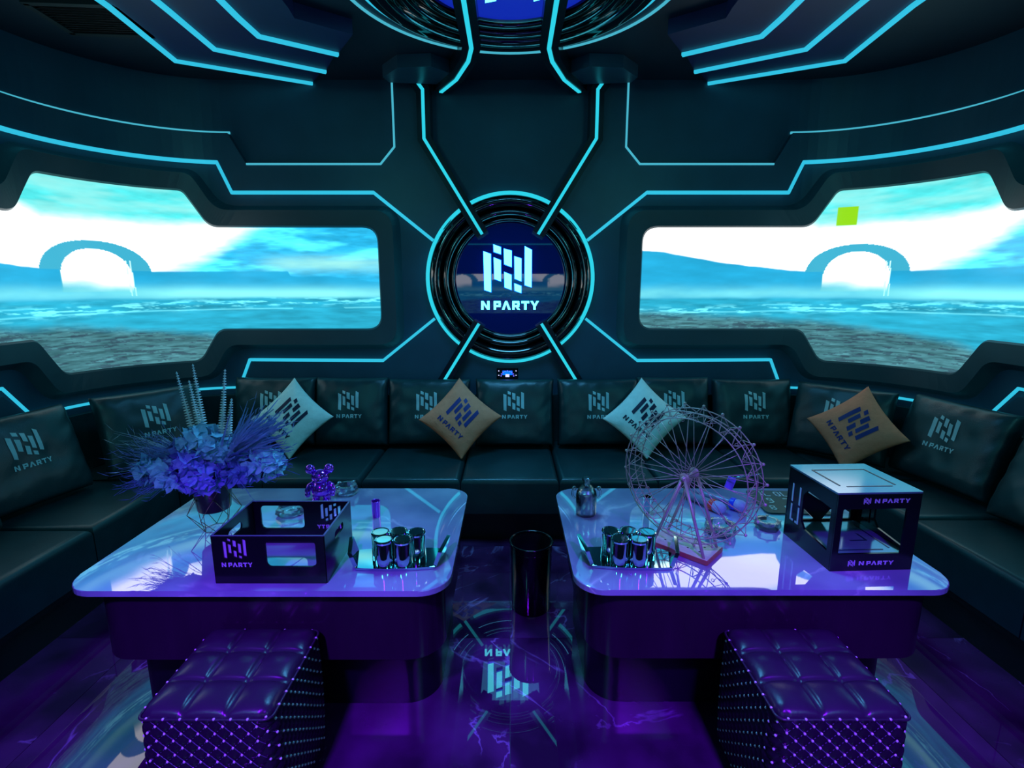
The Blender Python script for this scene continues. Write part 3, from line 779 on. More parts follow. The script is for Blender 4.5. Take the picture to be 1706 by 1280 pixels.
for sg in (-1, 1):
    p = [(sg * (1.93 + g), FY + g), (sg * (1.93 + g), BY)] + [q for q in arcpts(RR - 0.08, sg) if abs(q[0]) > 1.94] + [(sg * 2.62, FY + g)]
    seat_slab(p if sg < 0 else p[::-1])
YL = [2.80, 2.19, 1.60, 1.02, 0.44, -0.14]; YR_ = [2.80, 2.30, 1.72, 1.14, 0.56, -0.14]
for sg, Y in ((-1, YL), (1, YR_)):
    for a, c in zip(Y, Y[1:]): seat_slab(rr_poly(min(sg * 1.93, sg * 2.62), c + g, max(sg * 1.93, sg * 2.62), a - g))
U = [(-2.62, -0.12), (-1.97, -0.12), (-1.97, 2.86), (1.97, 2.86), (1.97, -0.12), (2.62, -0.12)]
bot = U + arcpts(RR - 0.08, 1)[::-1] + arcpts(RR - 0.08, -1)
b = B(); b.prism(bot, 0.0, 0.185); put(b.done('base', M['leather_base']))
b = B(); U2 = [(-2.60, -0.13), (-1.94, -0.13), (-1.94, 2.825), (1.94, 2.825), (1.94, -0.13), (2.60, -0.13)]
b.prism(U2 + arcpts(RR - 0.1, 1)[::-1] + arcpts(RR - 0.1, -1), 0.160, 0.188); put(b.done('base_lip', M['leather_base']))
for mp, s_end in ((wallL, 5.6), (wallR, 5.6)):
    put(panel('back_panel', [(0, 0.38), (s_end, 0.38), (s_end, 0.74), (0, 0.74)], 0.03, 0.08, mp, M['leather'], cuts=CUTS))

# ---- stuffed cushions
def cushion_fn(w, h, t, pinch, seed, wr, crown=0.5, p=2.0):
    def f(u, v, side):
        x = u * w / 2 * (1 - pinch * (1 - v * v)); y = v * h / 2 * (1 - pinch * (1 - u * u))
        k = max(0.0, (1 - abs(u) ** (2 * p)) * (1 - abs(v) ** (2 * p))) ** crown
        z = side * t / 2 * k
        nn = noise.noise(Vector((x * 9 + seed, y * 9, seed * 3.1))) * wr * k + noise.noise(Vector((x * 24 + seed, y * 16, 5))) * wr * 0.45
        edge = max(abs(u), abs(v)); nn += wr * 0.7 * math.sin((x - y) * 70 + seed) * max(0, edge - 0.55) * k ** 0.5
        return Vector((x, z * 1.0 + side * nn * (k ** 0.4 if k > 0 else 0), y))
    return f
def cushion_mesh(fn, N=26):
    vs, fs = [], []
    def gu(i): q = -1 + 2 * i / N; return math.sin(q * PI / 2) * 0.5 + q * 0.5
    for side in (-1, 1):
        for i in range(N + 1):
            for j in range(N + 1): vs.append(fn(gu(i), gu(j), side))
    n = (N + 1) ** 2
    for i in range(N):
        for j in range(N):
            a = i * (N + 1) + j; q = (a, a + N + 1, a + N + 2, a + 1); fs.append(q); fs.append(tuple(k + n for k in q[::-1]))
    return vs, fs
def make_cushion(name, w, h, t, pinch, m, mprint, seed, wr, label, cat, group, lsize, lpos=(0, 0.0), lrot=0, crown=0.4, p=2.0, N=26, lrev=1):
    root = empty(name, (0, 0, 0), 0, label, cat, group)
    fn = cushion_fn(w, h, t, pinch, seed, wr, crown, p)
    vs, fs = cushion_mesh(fn, N); o = pyd('cover', vs, fs, m, root, True)
    c, s = math.cos(lrot), math.sin(lrot)
    def dfn(x, y):
        x, y = x * lsize, y * lsize; x, y = x * c - y * s + lpos[0], x * s + y * c + lpos[1]
        u, v = 2 * x / w, 2 * y / h
        for _ in range(3): u = 2 * x / w / (1 - pinch * (1 - v * v)); v = 2 * y / h / (1 - pinch * (1 - u * u))
        q = fn(u, v, -1); q.y -= 0.0025; return q
    d = decal('printed_emblem', ALLP, dfn, mprint, o)
    return root
# seat-back cushions: (centre x, y, yaw, lean, width, height, label)
BC = [(-1.617, 3.435, 0, 12, .56, .47, 'dark leather back cushion behind the white pillow nearest the flowers'),
      (-1.09, 3.43, 0, 13, .50, .47, 'dark leather back cushion between the left white pillow and the next cushion, emblem fully visible'),
      (-0.56, 3.435, -1, 12, .57, .46, 'dark leather back cushion half hidden by the tan pillow in the middle'),
      (0.03, 3.43, 0, 13, .54, .46, 'dark leather back cushion right below the small touch panel'),
      (0.605, 3.43, 1, 12, .56, .46, 'dark leather back cushion left of the white pillow behind the ferris wheel'),
      (1.12, 3.44, 0, 11, .50, .47, 'dark leather back cushion half hidden by the right white pillow and the ferris wheel'),
      (1.665, 3.43, 0, 13, .54, .46, 'dark leather back cushion right of the ferris wheel, emblem fully visible'),
      (2.11, 3.17, -48, 14, .56, .46, 'dark leather cushion set diagonally in the right corner behind the tan pillow'),
      (2.41, 2.68, -80, 16, .56, .47, 'dark leather cushion on the right side, next in front of the right tan pillow'),
      (2.42, 2.03, -84, 22, .58, .47, 'dark leather cushion cut off by the right edge of the view'),
      (-2.17, 3.01, 56, 14, .57, .47, 'dark leather cushion set diagonally in the left corner behind the flowers'),
      (-2.43, 2.42, 78, 16, .54, .47, 'dark leather cushion on the left side with its emblem in full view'),
      (-2.42, 1.88, 84, 24, .56, .46, 'dark leather cushion cut off by the left edge of the view')]
for i, (x, y, yaw, lean, w, h, lab) in enumerate(BC):
    o = make_cushion('back_cushion', w, h, 0.15, 0.025, M['leather'], M['print'], i * 3.7 + 1, 0.010, lab, 'cushion', 'dark leather back cushions', 0.172, (0, 0.05), 0, 0.34, 2.4)
    o.location = (x, y, 0.405 + h / 2 * math.cos(R(lean)) + 0.02); o.rotation_euler = (R(-lean), 0, R(yaw))
TP = [((-1.425, 3.23, 0.635), 0, 24, 'white_cloth', 'print_navy', 'white throw pillow with a navy emblem, just right of the flowers'),
      ((-0.325, 3.23, 0.640), 2, 24, 'tan_cloth', 'print_blue', 'tan throw pillow with a blue emblem, near the middle of the sofa'),
      ((0.875, 3.23, 0.640), -4, 24, 'white_cloth', 'print_navy', 'white throw pillow partly behind the ferris wheel'),
      ((2.08, 2.97, 0.640), -48, 22, 'tan_cloth', 'print_blue', 'tan throw pillow with a blue emblem, in the right corner of the sofa')]
TP = [((a[0], a[1], 0.658), *q) for a, *q in TP]
for i, (loc, yaw, lean, mm, mpn, lab) in enumerate(TP):
    o = make_cushion('throw_pillow', 0.385, 0.385, 0.12, 0.10, M[mm], M[mpn], 50 + i * 5.3, 0.007, lab, 'pillow', 'throw pillows standing on one corner', 0.205, (0.0, 0.005), 0, 0.62, 1.3, 30)
    for ch in o.children: ch.matrix_parent_inverse = Matrix.Identity(4)
    o.location = loc; o.rotation_euler = (Matrix.Rotation(R(yaw), 4, 'Z') @ Matrix.Rotation(R(-lean), 4, 'X') @ Matrix.Rotation(R(48 if i == 3 else 43), 4, 'Y')).to_euler()

# ------------------------------------------------------------------ tables
ZT = 0.55
def table(x0, x1, y0, y1, label):
    cx, cy = (x0 + x1) / 2, (y0 + y1) / 2
    root = empty('coffee_table', (cx, cy, 0), 0, label, 'table', 'marble-topped low tables')
    hx, hy = (x1 - x0) / 2, (y1 - y0) / 2
    b = B(); b.prism(rounded_rect(-hx, -hy, hx, hy, 0.10, 8), ZT - 0.02, ZT, 0.003, 2); b.done('top', M['tabletop'], root)
    b = B(); b.prism(rounded_rect(-hx + .05, -hy + .04, hx - .05 + (.02), hy - .05, 0.12, 10), 0.27, ZT - 0.0205); b.done('body', M['table_body'], root, True, sharp=30)
    b = B(); b.prism(rounded_rect(-hx + .075, -hy + .15, hx - .065, hy - .10, 0.12, 10), 0.0, 0.27); b.done('plinth', M['table_plinth'], root, True, sharp=30)
    return root
table(-1.447, -0.197, 1.469, 2.31, 'low marble-topped table on the left, carrying the flowers and the black tray')
table(0.212, 1.455, 1.475, 2.31, 'low marble-topped table on the right, carrying the ferris wheel and the box')

# ------------------------------------------------------------------ stools
def stool(cx, cy, label, mir):
    root = empty('stool', (cx, cy, 0), 0, label, 'stool', 'quilted square stools')
    W, H, rc = 0.345, 0.405, 0.035; hw = W / 2
    # perimeter of the rounded square
    per = rounded_rect(-hw, -hw, hw, hw, rc, 6)
    L = [0.0]
    for i in range(len(per)): a, c = per[i], per[(i + 1) % len(per)]; L.append(L[-1] + math.hypot(c[0] - a[0], c[1] - a[1]))
    T = L[-1]
    def at(q):
        q %= T; i = min(bisect.bisect_right(L, q + 1e-9) - 1, len(per) - 1); a, c = per[i], per[(i + 1) % len(per)]; f = (q - L[i]) / max(1e-9, L[i + 1] - L[i])
        x, y = a[0] + (c[0] - a[0]) * f, a[1] + (c[1] - a[1]) * f
        dx, dy = c[0] - a[0], c[1] - a[1]; l = math.hypot(dx, dy); return x, y, dy / l, -dx / l
    NC = 30; cw = T / NC; NV = 9; ch = (H - 0.03) / NV; SUB = 6
    n = NC * SUB; m_ = NV * SUB; vs = []; fs = []
    for j in range(m_ + 1):
        for i in range(n):
            q = i * cw / SUB; z = 0.02 + j * ch / SUB; x, y, nx, ny = at(q)
            u, v = i / SUB, j / SUB
            d1 = abs((u + v) % 1 - 0.5) * 2; d2 = abs((u - v) % 1 - 0.5) * 2
            puff = 0.007 * min(1, (1 - d1) * 2.2) ** 0.5 * min(1, (1 - d2) * 2.2) ** 0.5
            bul = 0.006 * math.sin(PI * j / m_)
            vs.append((x + nx * (puff + bul), y + ny * (puff + bul), z))
    for j in range(m_):
        for i in range(n): fs.append((j * n + i, j * n + (i + 1) % n, (j + 1) * n + (i + 1) % n, (j + 1) * n + i))
    o = pyd('quilted_side', vs, fs, M['stool_side'], root, True)
    sb = B(); tb = B()
    for j in range(NV + 1):
        for i in range(2 * NC):
            if i % 2: zz, q = 0.02 + (j + 0.5) * ch, (i / 2) * cw
            else: zz, q = 0.02 + j * ch, (i / 2) * cw
            # grooves meet where both diagonal phases are at one half
            qq = q + 0.0; x, y, nx, ny = at(qq)
            if zz > H - 0.008: continue
            bl = 0.006 * math.sin(PI * (zz - 0.02) / (H - 0.03))
            sb.sph((x + nx * (0.0035 + bl), y + ny * (0.0035 + bl), zz), 0.0041, 6, 4)
    sb.done('studs', M['stud'], root, True, 'stuff')
    for sgn in (1, -1):
        for i in range(NC):
            pts = []
            for k in range(0, NV * 2 + 1):
                q = (i + sgn * k * 0.5) * cw; zz = 0.02 + k * 0.5 * ch
                x, y, nx, ny = at(q); bl = 0.006 * math.sin(PI * (zz - 0.02) / (H - 0.03)); pts.append((x + nx * (0.002 + bl), y + ny * (0.002 + bl), zz))
            tb.tube(pts, 0.0011, 4)
    tb.done('stitching', M['thread'], root, False, 'stuff')
    # tufted top
    N = 48; vs = []; fs = []
    for i in range(N + 1):
        for j in range(N + 1):
            u, v = -1 + 2 * i / N, -1 + 2 * j / N
            gx, gy = abs(math.sin((u + 1) * 1.5 * PI)), abs(math.sin((v + 1) * 1.5 * PI))
            edge = (1 - max(abs(u), abs(v)) ** 10)
            z = H - 0.008 + 0.022 * (gx ** 0.26) * (gy ** 0.26) * (0.5 + 0.5 * edge) + 0.004 * edge
            k = 1.0
            if abs(u) > .85 and abs(v) > .85: k = 1 - 0.02 * ((abs(u) - .85) + (abs(v) - .85)) / .15
            vs.append((u * (hw + 0.001) * k, v * (hw + 0.001) * k, z))
    for i in range(N):
        for j in range(N): a = i * (N + 1) + j; fs.append((a, a + N + 1, a + N + 2, a + 1))
    n0 = len(vs)
    bd = [i * (N + 1) for i in range(N + 1)] + [N * (N + 1) + j for j in range(1, N + 1)] + [i * (N + 1) + N for i in range(N - 1, -1, -1)] + [j for j in range(N - 1, 0, -1)]
    for a in bd: x, y, z = vs[a]; vs.append((x, y, H - 0.03))
    for k in range(len(bd)): q = (k + 1) % len(bd); fs.append((bd[k], bd[q], n0 + q, n0 + k))
    pyd('tufted_top', vs, fs, M['stool'], root, True)
    b = B(); pr = rounded_rect(-hw - .003, -hw - .003, hw + .003, hw + .003, rc * .6, 5); b.tube([(x, y, H - 0.012) for x, y in pr], 0.004, 6, closed=True); b.done('piping', M['stool'], root, True)
    b = B(); b.prism(rounded_rect(-hw + .01, -hw + .01, hw - .01, hw - .01, rc, 5), 0.0, 0.06); b.done('foot_plinth', M['table_plinth'], root)
    bt = None
    for i in (-1, 1):
        for j in (-1, 1):
            if bt is None: b = B(); b.sph((0, 0, 0), 0.006, 10, 6, (1, 1, .5)); bt = b.done('button', M['stool'], root, True); o = bt
            else: o = bt.copy(); COL.objects.link(o); o.parent = root
            o.location = (i * hw / 3, j * hw / 3, H - 0.006)
    return root
st1 = stool(-0.798, 1.315, 'square quilted leather stool in front of the left table, studded sides', 1)
st2 = copy_tree(st1); st2.location.x = 0.873; st2['label'] = 'square quilted leather stool in front of the right table, studded sides'

# ------------------------------------------------------------------ waste bin between the tables
root = empty('waste_bin', (0.098, 2.20, 0), 0, 'glossy black cylindrical waste bin standing between the two tables', 'bin')
b = B(); b.lathe([(0, 0.0), (0.088, 0.0), (0.090, 0.01), (0.0985, 0.325), (0.0985, 0.335), (0.092, 0.335), (0.084, 0.02), (0, 0.02)], n=40); b.done('shell', M['bin'], root, True, sharp=40)
b = B(); b.tube([(0.0985 * math.cos(2 * PI * k / 36), 0.0985 * math.sin(2 * PI * k / 36), 0.335) for k in range(36)], 0.005, 6, closed=True); b.tube([(0.097 * math.cos(2 * PI * k / 36), 0.097 * math.sin(2 * PI * k / 36), 0.305) for k in range(36)], 0.002, 5, closed=True); b.done('rim', M['bin'], root, True)
b = B(); b.lathe([(0.091, 0.33), (0.088, 0.18 ), (0.085, 0.06), (0.0, 0.055)], n=30); b.done('liner', M['bin_in'], root, True)

# ------------------------------------------------------------------ black cut-out tray on the left table
root = empty('open_box', (-0.778, 1.648, ZT), 0, 'open black acrylic box with cut-out windows and N PARTY print, on the left table', 'box')
bw, bd_, bh, t = 0.36, 0.268, 0.166, 0.006
RX = Matrix.Rotation(PI / 2, 4, 'X')
win = rounded_rect(-0.008, 0.060, 0.152, 0.150, 0.016, 5)
eml = [[(x * 0.092 - 0.105, y * 0.092 + 0.110) for x, y in q] for q in EMB]
outer = [(-bw / 2, 0), (bw / 2, 0), (bw / 2, bh), (-bw / 2, bh)]
plate('front_panel', outer, [win] + eml, t, Matrix.Translation((0, -bd_ / 2, 0)) @ RX, M['black_acrylic'], root)
mirx = lambda L: [(-x, y) for x, y in L][::-1]
plate('back_panel', outer, [mirx(win)] + [mirx(q) for q in eml], t, Matrix.Translation((0, bd_ / 2, 0)) @ RX, M['black_acrylic'], root)
# the back panel seen from inside shows its print mirrored
hand = rounded_rect(-0.045, 0.105, 0.045, 0.132, 0.012, 5)
o2 = [(-bd_ / 2, 0), (bd_ / 2, 0), (bd_ / 2, bh), (-bd_ / 2, bh)]
RZ = Matrix.Rotation(PI / 2, 4, 'Z')
plate('side_panel', o2, [hand], t, Matrix.Translation((-bw / 2, 0, 0)) @ RZ @ RX, M['black_acrylic'], root)
plate('side_panel', o2, [hand], t, Matrix.Translation((bw / 2, 0, 0)) @ RZ @ RX, M['black_acrylic'], root)
txt = [p for v in LET.values() for p in v]
slab_shape('emblem_light_fill', eml, lambda x, y, d: Vector((x, -bd_ / 2 + 0.002 - d, y)), 0.0, 0.001, M['print_mauve'], root)  # mauve filler added, stands in for the lit view through the cut-outs
slab_shape('lettering', txt, lambda x, y, d: Vector((x * 0.100 - 0.105, -bd_ / 2 - t / 2 - d, y * 0.100 + 0.114)), 0.0, 0.0008, M['print_mauve'], root)
slab_shape('lettering', txt, lambda x, y, d: Vector((-(x * 0.100 - 0.105), bd_ / 2 - t / 2 - d, y * 0.100 + 0.114)), 0.0, 0.0008, M['print_mauve'], root)
b = B()
for (c, d) in (((0, -bd_ / 2, bh + .0008), (bw + t, t, .0016)), ((0, bd_ / 2, bh + .0008), (bw + t, t, .0016)), ((-bw / 2, 0, bh + .0008), (t, bd_, .0016)), ((bw / 2, 0, bh + .0008), (t, bd_, .0016))): b.box(c, d)
b.done('top_edge', M['acrylic_edge'], root)

# ------------------------------------------------------------------ shot glass trays
def glass_mesh():
    b = B(); b.lathe([(0.0285, 0.0), (0.0300, 0.001), (0.0300, 0.030), (0.0285, 0.036), (0.0290, 0.078), (0.0275, 0.086), (0.022, 0.0885), (0, 0.0885)], n=32)
    return b
def serving_tray(cx, cy, rz, label, glabels, mir):
    root = empty('serving_tray', (cx, cy, ZT), rz, label, 'tray', 'mirrored trays of shot glasses')
    n = 14; outl = []
    for k in range(n + 1): x = -0.135 + 0.27 * k / n; outl.append((x, -0.062 + 0.010 * math.cos(x / 0.135 * PI / 2) * -1))
    for k in range(n + 1): x = 0.155 - 0.31 * k / n; outl.append((x, 0.062 + 0.010 * math.cos(x / 0.155 * PI / 2)))
    b = B(); b.prism(outl, 0.0, 0.010, 0.002, 2); b.done('plate', M['chrome'], root)
    for sg in (-1, 1):
        w = [(sg * 0.128, -0.055), (sg * 0.150, 0.055), (sg * 0.163, 0.05), (sg * 0.141, -0.058)]
        b = B(); v0 = [b.bm.verts.new((x, y, 0.008)) for x, y in w]; v1 = [b.bm.verts.new((x + sg * 0.018, y, 0.060 + 0.006 * (y > 0))) for x, y in w]
        b.bm.faces.new(v0); b.bm.faces.new(v1)
        for i in range(4): b.bm.faces.new((v0[i], v0[(i + 1) % 4], v1[(i + 1) % 4], v1[i]))
        b.done('end_wing', M['chrome'], root)
    for i, (gx, gy) in enumerate(((-0.064, 0.022), (0.0, 0.026), (0.064, 0.018), (-0.040, -0.034), (0.025, -0.036))):
        wp = Matrix.Rotation(rz, 4, 'Z') @ Vector((gx, gy, 0.0103)) + Vector((cx, cy, ZT))
        g_ = empty('shot_glass', wp, 0, glabels[i], 'glass', 'upturned chrome shot glasses')
        g_.scale = (1.06, 1.06, 1.0)
        if 'm' not in gm:
            gm['m'] = glass_mesh().done('bowl', M['chrome'], g_, True, sharp=15)
            b = B(); b.lathe([(0.0, 0.0890), (0.0240, 0.0890), (0.0255, 0.0905), (0.0290, 0.0900), (0.0305, 0.086), (0.0295, 0.080)], n=28); gm['r'] = b.done('rim', M['chrome'], g_, True, sharp=15)
        else:
            for k in ('m', 'r'): c = gm[k].copy(); COL.objects.link(c); c.parent = g_
gm = {}
pos = ['back left', 'back middle', 'back right', 'front left', 'front right']
serving_tray(-0.395, 1.655, R(2), 'mirrored tray of shot glasses on the left table beside the black box', [f'chrome shot glass, {p} one on the left table tray' for p in pos], 1)
serving_tray(0.420, 1.660, R(-3), 'mirrored tray of shot glasses on the right table in front of the ferris wheel', [f'chrome shot glass, {p} one on the right table tray' for p in pos], -1)

# ------------------------------------------------------------------ small cups
def cup(x, y, label, m, h=0.07, r_=0.018):
    root = empty('cup', (x, y, ZT), 0, label, 'cup')
    b = B(); b.lathe([(0, 0), (r_ * .9, 0), (r_, h), (r_ * .9, h), (r_ * .8, 0.008), (0, 0.008)], n=24); b.done('bowl', m, root, True, sharp=30)
    b = B(); b.tube([(r_ * math.cos(2 * PI * k / 24), r_ * math.sin(2 * PI * k / 24), h) for k in range(24)], 0.0016, 5, closed=True); b.done('rim', m, root, True)
    return root
cup(-0.563, 2.005, 'small chrome cup standing alone behind the glasses on the left table', M['chrome_purple'])
cup(0.585, 2.05, 'small chrome cup behind the leg of the ferris wheel', M['chrome'])

# ------------------------------------------------------------------ chrome bear figurine
root = empty('bear_figurine', (-0.852, 2.17, ZT), R(8), 'shiny purple chrome bear figurine standing behind the black box', 'figurine')
root.scale = (0.92, 0.92, 0.92)
b = B()
b.sph((0, 0, 0.125), 0.040, 20, 14, (1.06, .92, .88)); b.sph((0, -0.036, 0.116), 0.016, 14, 10, (1.2, .8, .8))
b.done('head', M['chrome_purple'], root, True)
for sg in (-1, 1):
    b = B(); b.sph((sg * 0.044, 0, 0.163), 0.024, 16, 12, (1, .75, 1)); b.sph((sg * 0.044, -0.014, 0.163), 0.014, 14, 10, (1, .5, 1)); b.done('ear', M['chrome_purple'], root, True)
b = B(); b.lathe([(0, 0.028), (0.030, 0.030), (0.046, 0.046), (0.045, 0.068), (0.034, 0.090), (0.022, 0.10), (0, 0.10)], n=24); b.done('torso', M['chrome_purple'], root, True)
for sg in (-1, 1):
    b = B(); b.tube([(sg * 0.032, 0, 0.092), (sg * 0.052, -0.006, 0.078), (sg * 0.060, -0.016, 0.058), (sg * 0.058, -0.024, 0.046)], [0.012, 0.015, 0.014, 0.011], 12); b.sph((sg * 0.058, -0.026, 0.044), 0.0135, 12, 8); b.done('arm', M['chrome_purple'], root, True)
    b = B(); b.tube([(sg * 0.020, 0, 0.048), (sg * 0.024, -0.002, 0.025), (sg * 0.025, -0.004, 0.010)], [0.021, 0.019, 0.019], 14); b.sph((sg * 0.026, -0.010, 0.009), 0.020, 14, 8, (1, 1.4, .45)); b.done('leg', M['chrome_purple'], root, True)
    b = B(); b.sph((sg * 0.015, -0.034, 0.134), 0.0035, 8, 6); b.done('eye', M['black_acrylic'], root, True)
b = B(); b.sph((0, -0.050, 0.121), 0.005, 8, 6, (1.2, .7, .8)); b.done('nose', M['black_acrylic'], root, True)

# ------------------------------------------------------------------ crystal ashtrays
def ashtray(x, y, rz, label, r_=0.055, h=0.030, m=None):
    root = empty('glass_ashtray', (x, y, ZT), rz, label, 'ashtray')
    b = B(); b.lathe([(0, 0), (r_ * .86, 0), (r_, h * .35), (r_ * .92, h), (r_ * .66, h), (r_ * .56, h * .35), (0, h * .28)], n=8); b.done('bowl', m or M['glass'], root)
    for k in range(4):
        a = PI / 2 * k + PI / 4; b = B(); b.box((r_ * .8 * math.cos(a), r_ * .8 * math.sin(a), h + 0.003), (r_ * .3, r_ * .18, 0.006), Matrix.Rotation(a, 4, 'Z'), 0.001, 1); b.done('facet', m or M['glass'], root)
    return root
ashtray(-0.765, 2.245, 0.2, 'clear crystal ashtray beside the purple bear figurine', 0.055, 0.045)
ashtray(-0.935, 2.03, 0.5, 'clear crystal ashtray seen through the window of the black box', 0.060, 0.030)
ashtray(0.825, 1.862, 0.1, 'clear crystal ashtray on the table behind the ferris wheel base', 0.062, 0.040)
ashtray(1.03, 1.90, 0.4, 'smoky glass ashtray in front of the blue-banded microphone', 0.050, 0.035)

# ------------------------------------------------------------------ glass bottle with two handles
root = empty('glass_jug', (0.322, 2.03, ZT), 0, 'clear glass bottle with two round handles and pale drink, back corner of right table', 'bottle')
b = B(); b.lathe([(0, 0), (0.040, 0), (0.044, 0.006), (0.044, 0.088), (0.040, 0.104), (0.024, 0.126), (0.013, 0.134), (0.013, 0.150), (0.020, 0.153), (0.020, 0.161), (0.010, 0.161), (0.010, 0.134), (0.021, 0.123), (0.037, 0.103), (0.0405, 0.088), (0.0405, 0.010), (0, 0.008)], n=32); b.done('bottle_body', M['glass'], root, True, sharp=50)
b = B(); b.lathe([(0, 0.012), (0.0385, 0.012), (0.0385, 0.094), (0, 0.094)], n=28); b.done('drink', M['liquid'], root, True, sharp=40)
for sg in (-1, 1):
    b = B(); b.tube([(sg * (0.046 + 0.014 * math.sin(a)), 0, 0.094 + 0.022 * math.cos(a)) for a in np.linspace(0.1, PI - .1, 9)], 0.0045, 8); b.sph((sg * 0.052, 0, 0.116), 0.010, 12, 8); b.done('handle', M['glass'], root, True)

# ------------------------------------------------------------------ ferris wheel cup holder
FC = Vector((0.645, 1.742, ZT)); ang = math.atan2(-0.69, 0.724)
root = empty('ferris_wheel_stand', FC, ang, 'rose-gold wire ferris wheel stand on a pale wooden base, right table', 'ferris wheel')
b = B(); b.box((0, 0, 0.010), (0.222, 0.132, 0.016), bevel=0.001, seg=1); b.done('wooden_base', M['wood'], root)
b = B(); b.box((0, -0.0675, 0.010), (0.222, 0.003, 0.0165)); b.box((0.1125, 0, 0.010), (0.003, 0.132, 0.0165)); b.done('base_edge', M['wood_edge'], root)
for i in range(4):
    for j in range(2): b = B(); b.lathe([(0, 0.0183), (0.004, 0.0185), (0, 0.019)], c=(-0.066 + 0.044 * i, -0.022 + 0.044 * j, 0), n=10); b.done('peg_hole', M['pot'], root)
HZ = 0.284; RO = 0.262; RI = 0.218; NW = 24
for sy in (-1, 1):
    for sx in (-1, 1):
        b = B(); b.tube([(sx * 0.004, sy * 0.050, HZ), (sx * 0.095, sy * 0.056, 0.017)], 0.0055, 10); b.done('support_leg', M['copper'], root, True)
b = B(); b.tube([(0, -0.058, HZ), (0, 0.058, HZ)], 0.008, 12); b.done('axle', M['copper'], root, True)
for sy in (-1, 1):
    b = B(); b.lathe([(0, -0.004), (0.017, -0.004), (0.019, 0), (0.017, 0.004), (0, 0.004)], mtx=Matrix.Translation((0, sy * 0.040, HZ)) @ RX, n=20); b.done('hub', M['copper'], root, True)
    for rad, nm in ((RI, 'inner_rim'), (RI + 0.022, 'outer_rim')):
        b = B(); b.tube([(rad * math.cos(2 * PI * k / 60), sy * (0.046 if rad == RI else 0.034), HZ + rad * math.sin(2 * PI * k / 60)) for k in range(60)], 0.0020, 6, closed=True); b.done(nm, M['copper'], root, True)
sp = None
for sy in (-1, 1):
    for k in range(20):
        if sp is None:
            b = B(); b.tube([(0.015, 0, 0), (RI, 0, 0)], 0.0015, 5); sp = b.done('spoke', M['copper'], root, True); o = sp
        else: o = sp.copy(); COL.objects.link(o); o.parent = root
        o.location = (0, sy * 0.040, HZ); o.rotation_euler = (0, -2 * PI * (k + 0.25 * (sy > 0)) / 20, 0)
b = B(); lp = B()
for k in range(NW):
    a0, a1, am = 2 * PI * k / NW, 2 * PI * (k + 1) / NW, 2 * PI * (k + .5) / NW
    pt = lambda rad, a, y: (rad * math.cos(a), y, HZ + rad * math.sin(a))
    for sy in (-1, 1):
        b.tube([pt(RI, a0, sy * .046), pt(RO, am, 0), pt(RI, a1, sy * .046)], 0.0016, 5)
    b.tube([pt(RI, a0, -.046), pt(RI, am, .046), pt(RI, a1, -.046)], 0.0014, 5)
    lp.tube([(RI * .93 * math.cos(a0) + 0.006 * math.cos(q), 0.03, HZ + RI * .93 * math.sin(a0) - 0.006 + 0.006 * math.sin(q)) for q in np.linspace(0, 2 * PI, 9)[:-1]], 0.0011, 5, closed=True)
    lp.tube([pt(RI, a0, .046), pt(RI * .93, a0, .03)], 0.0011, 5)
b.done('rim_lattice', M['copper'], root, True, 'stuff'); lp.done('hanging_loops', M['copper'], root, True, 'stuff')
bl = None
for k in range(NW):
    am = 2 * PI * (k + .5) / NW
    if bl is None: b = B(); b.sph((0, 0, 0), 0.0055, 10, 7); bl = b.done('rim_ball', M['copper'], root, True); o = bl
    else: o = bl.copy(); COL.objects.link(o); o.parent = root
    o.location = (RO * math.cos(am), 0, HZ + RO * math.sin(am))
# a lilac tag hooked on the wheel
tg = empty('hanging_tag', (0.775, 1.70, 0.80), R(-20), 'small lilac tag hooked by a silver cord on the right of the ferris wheel', 'tag')
b = B(); b.box((0, 0, 0.02), (0.028, 0.010, 0.046), Matrix.Rotation(R(15), 4, 'Y'), 0.003, 2); b.done('tag_body', M['tag'], tg)
b = B(); b.tube([(0.006, 0, 0.043), (0.03, 0.002, 0.046), (0.05, 0.0, 0.058), (0.075, 0.0, 0.060), (0.098, 0, 0.068)], 0.0028, 6); b.done('cord', M['chrome'], tg, True)

# ------------------------------------------------------------------ two microphones and a card behind the wheel
def microphone(x, y, rz, band, label):
    root = empty('microphone', (x, y, ZT), rz, label, 'microphone')
    mt = Matrix.Translation((0, 0, 0.026)) @ Matrix.Rotation(PI / 2, 4, 'Y')
    b = B(); b.lathe([(0, -0.17), (0.014, -0.17), (0.016, -0.16), (0.019, -0.02), (0.020, 0.0), (0, 0.0)], n=24, mtx=mt); b.done('handle', M['mic'], root, True, sharp=40)
    b = B(); b.lathe([(0.020, -0.001), (0.026, 0.004), (0.026, 0.020), (0.022, 0.024)], n=24, mtx=mt); b.done('band', band, root, True, sharp=40)
    b = B(); b.lathe([(0.022, 0.02), (0.0255, 0.030), (0.0255, 0.050), (0.018, 0.068), (0, 0.074)], n=24, mtx=mt); b.done('head_cover', M['mic_head'], root, True)
    return root
microphone(0.868, 2.075, R(-60), M['red'], 'grey microphone with a red band lying behind the ferris wheel')
microphone(0.958, 2.085, R(-48), M['blue'], 'grey microphone with a blue band lying behind the ferris wheel')
root = empty('number_card', (1.225, 2.145, ZT), R(-4), 'dark green numbered card lying flat between ferris wheel and black frame box', 'card')
b = B(); b.prism(rounded_rect(-0.125, -0.125, 0.15, 0.125, 0.025, 4), 0.0, 0.006, 0.001, 1); b.done('board', M['card'], root)
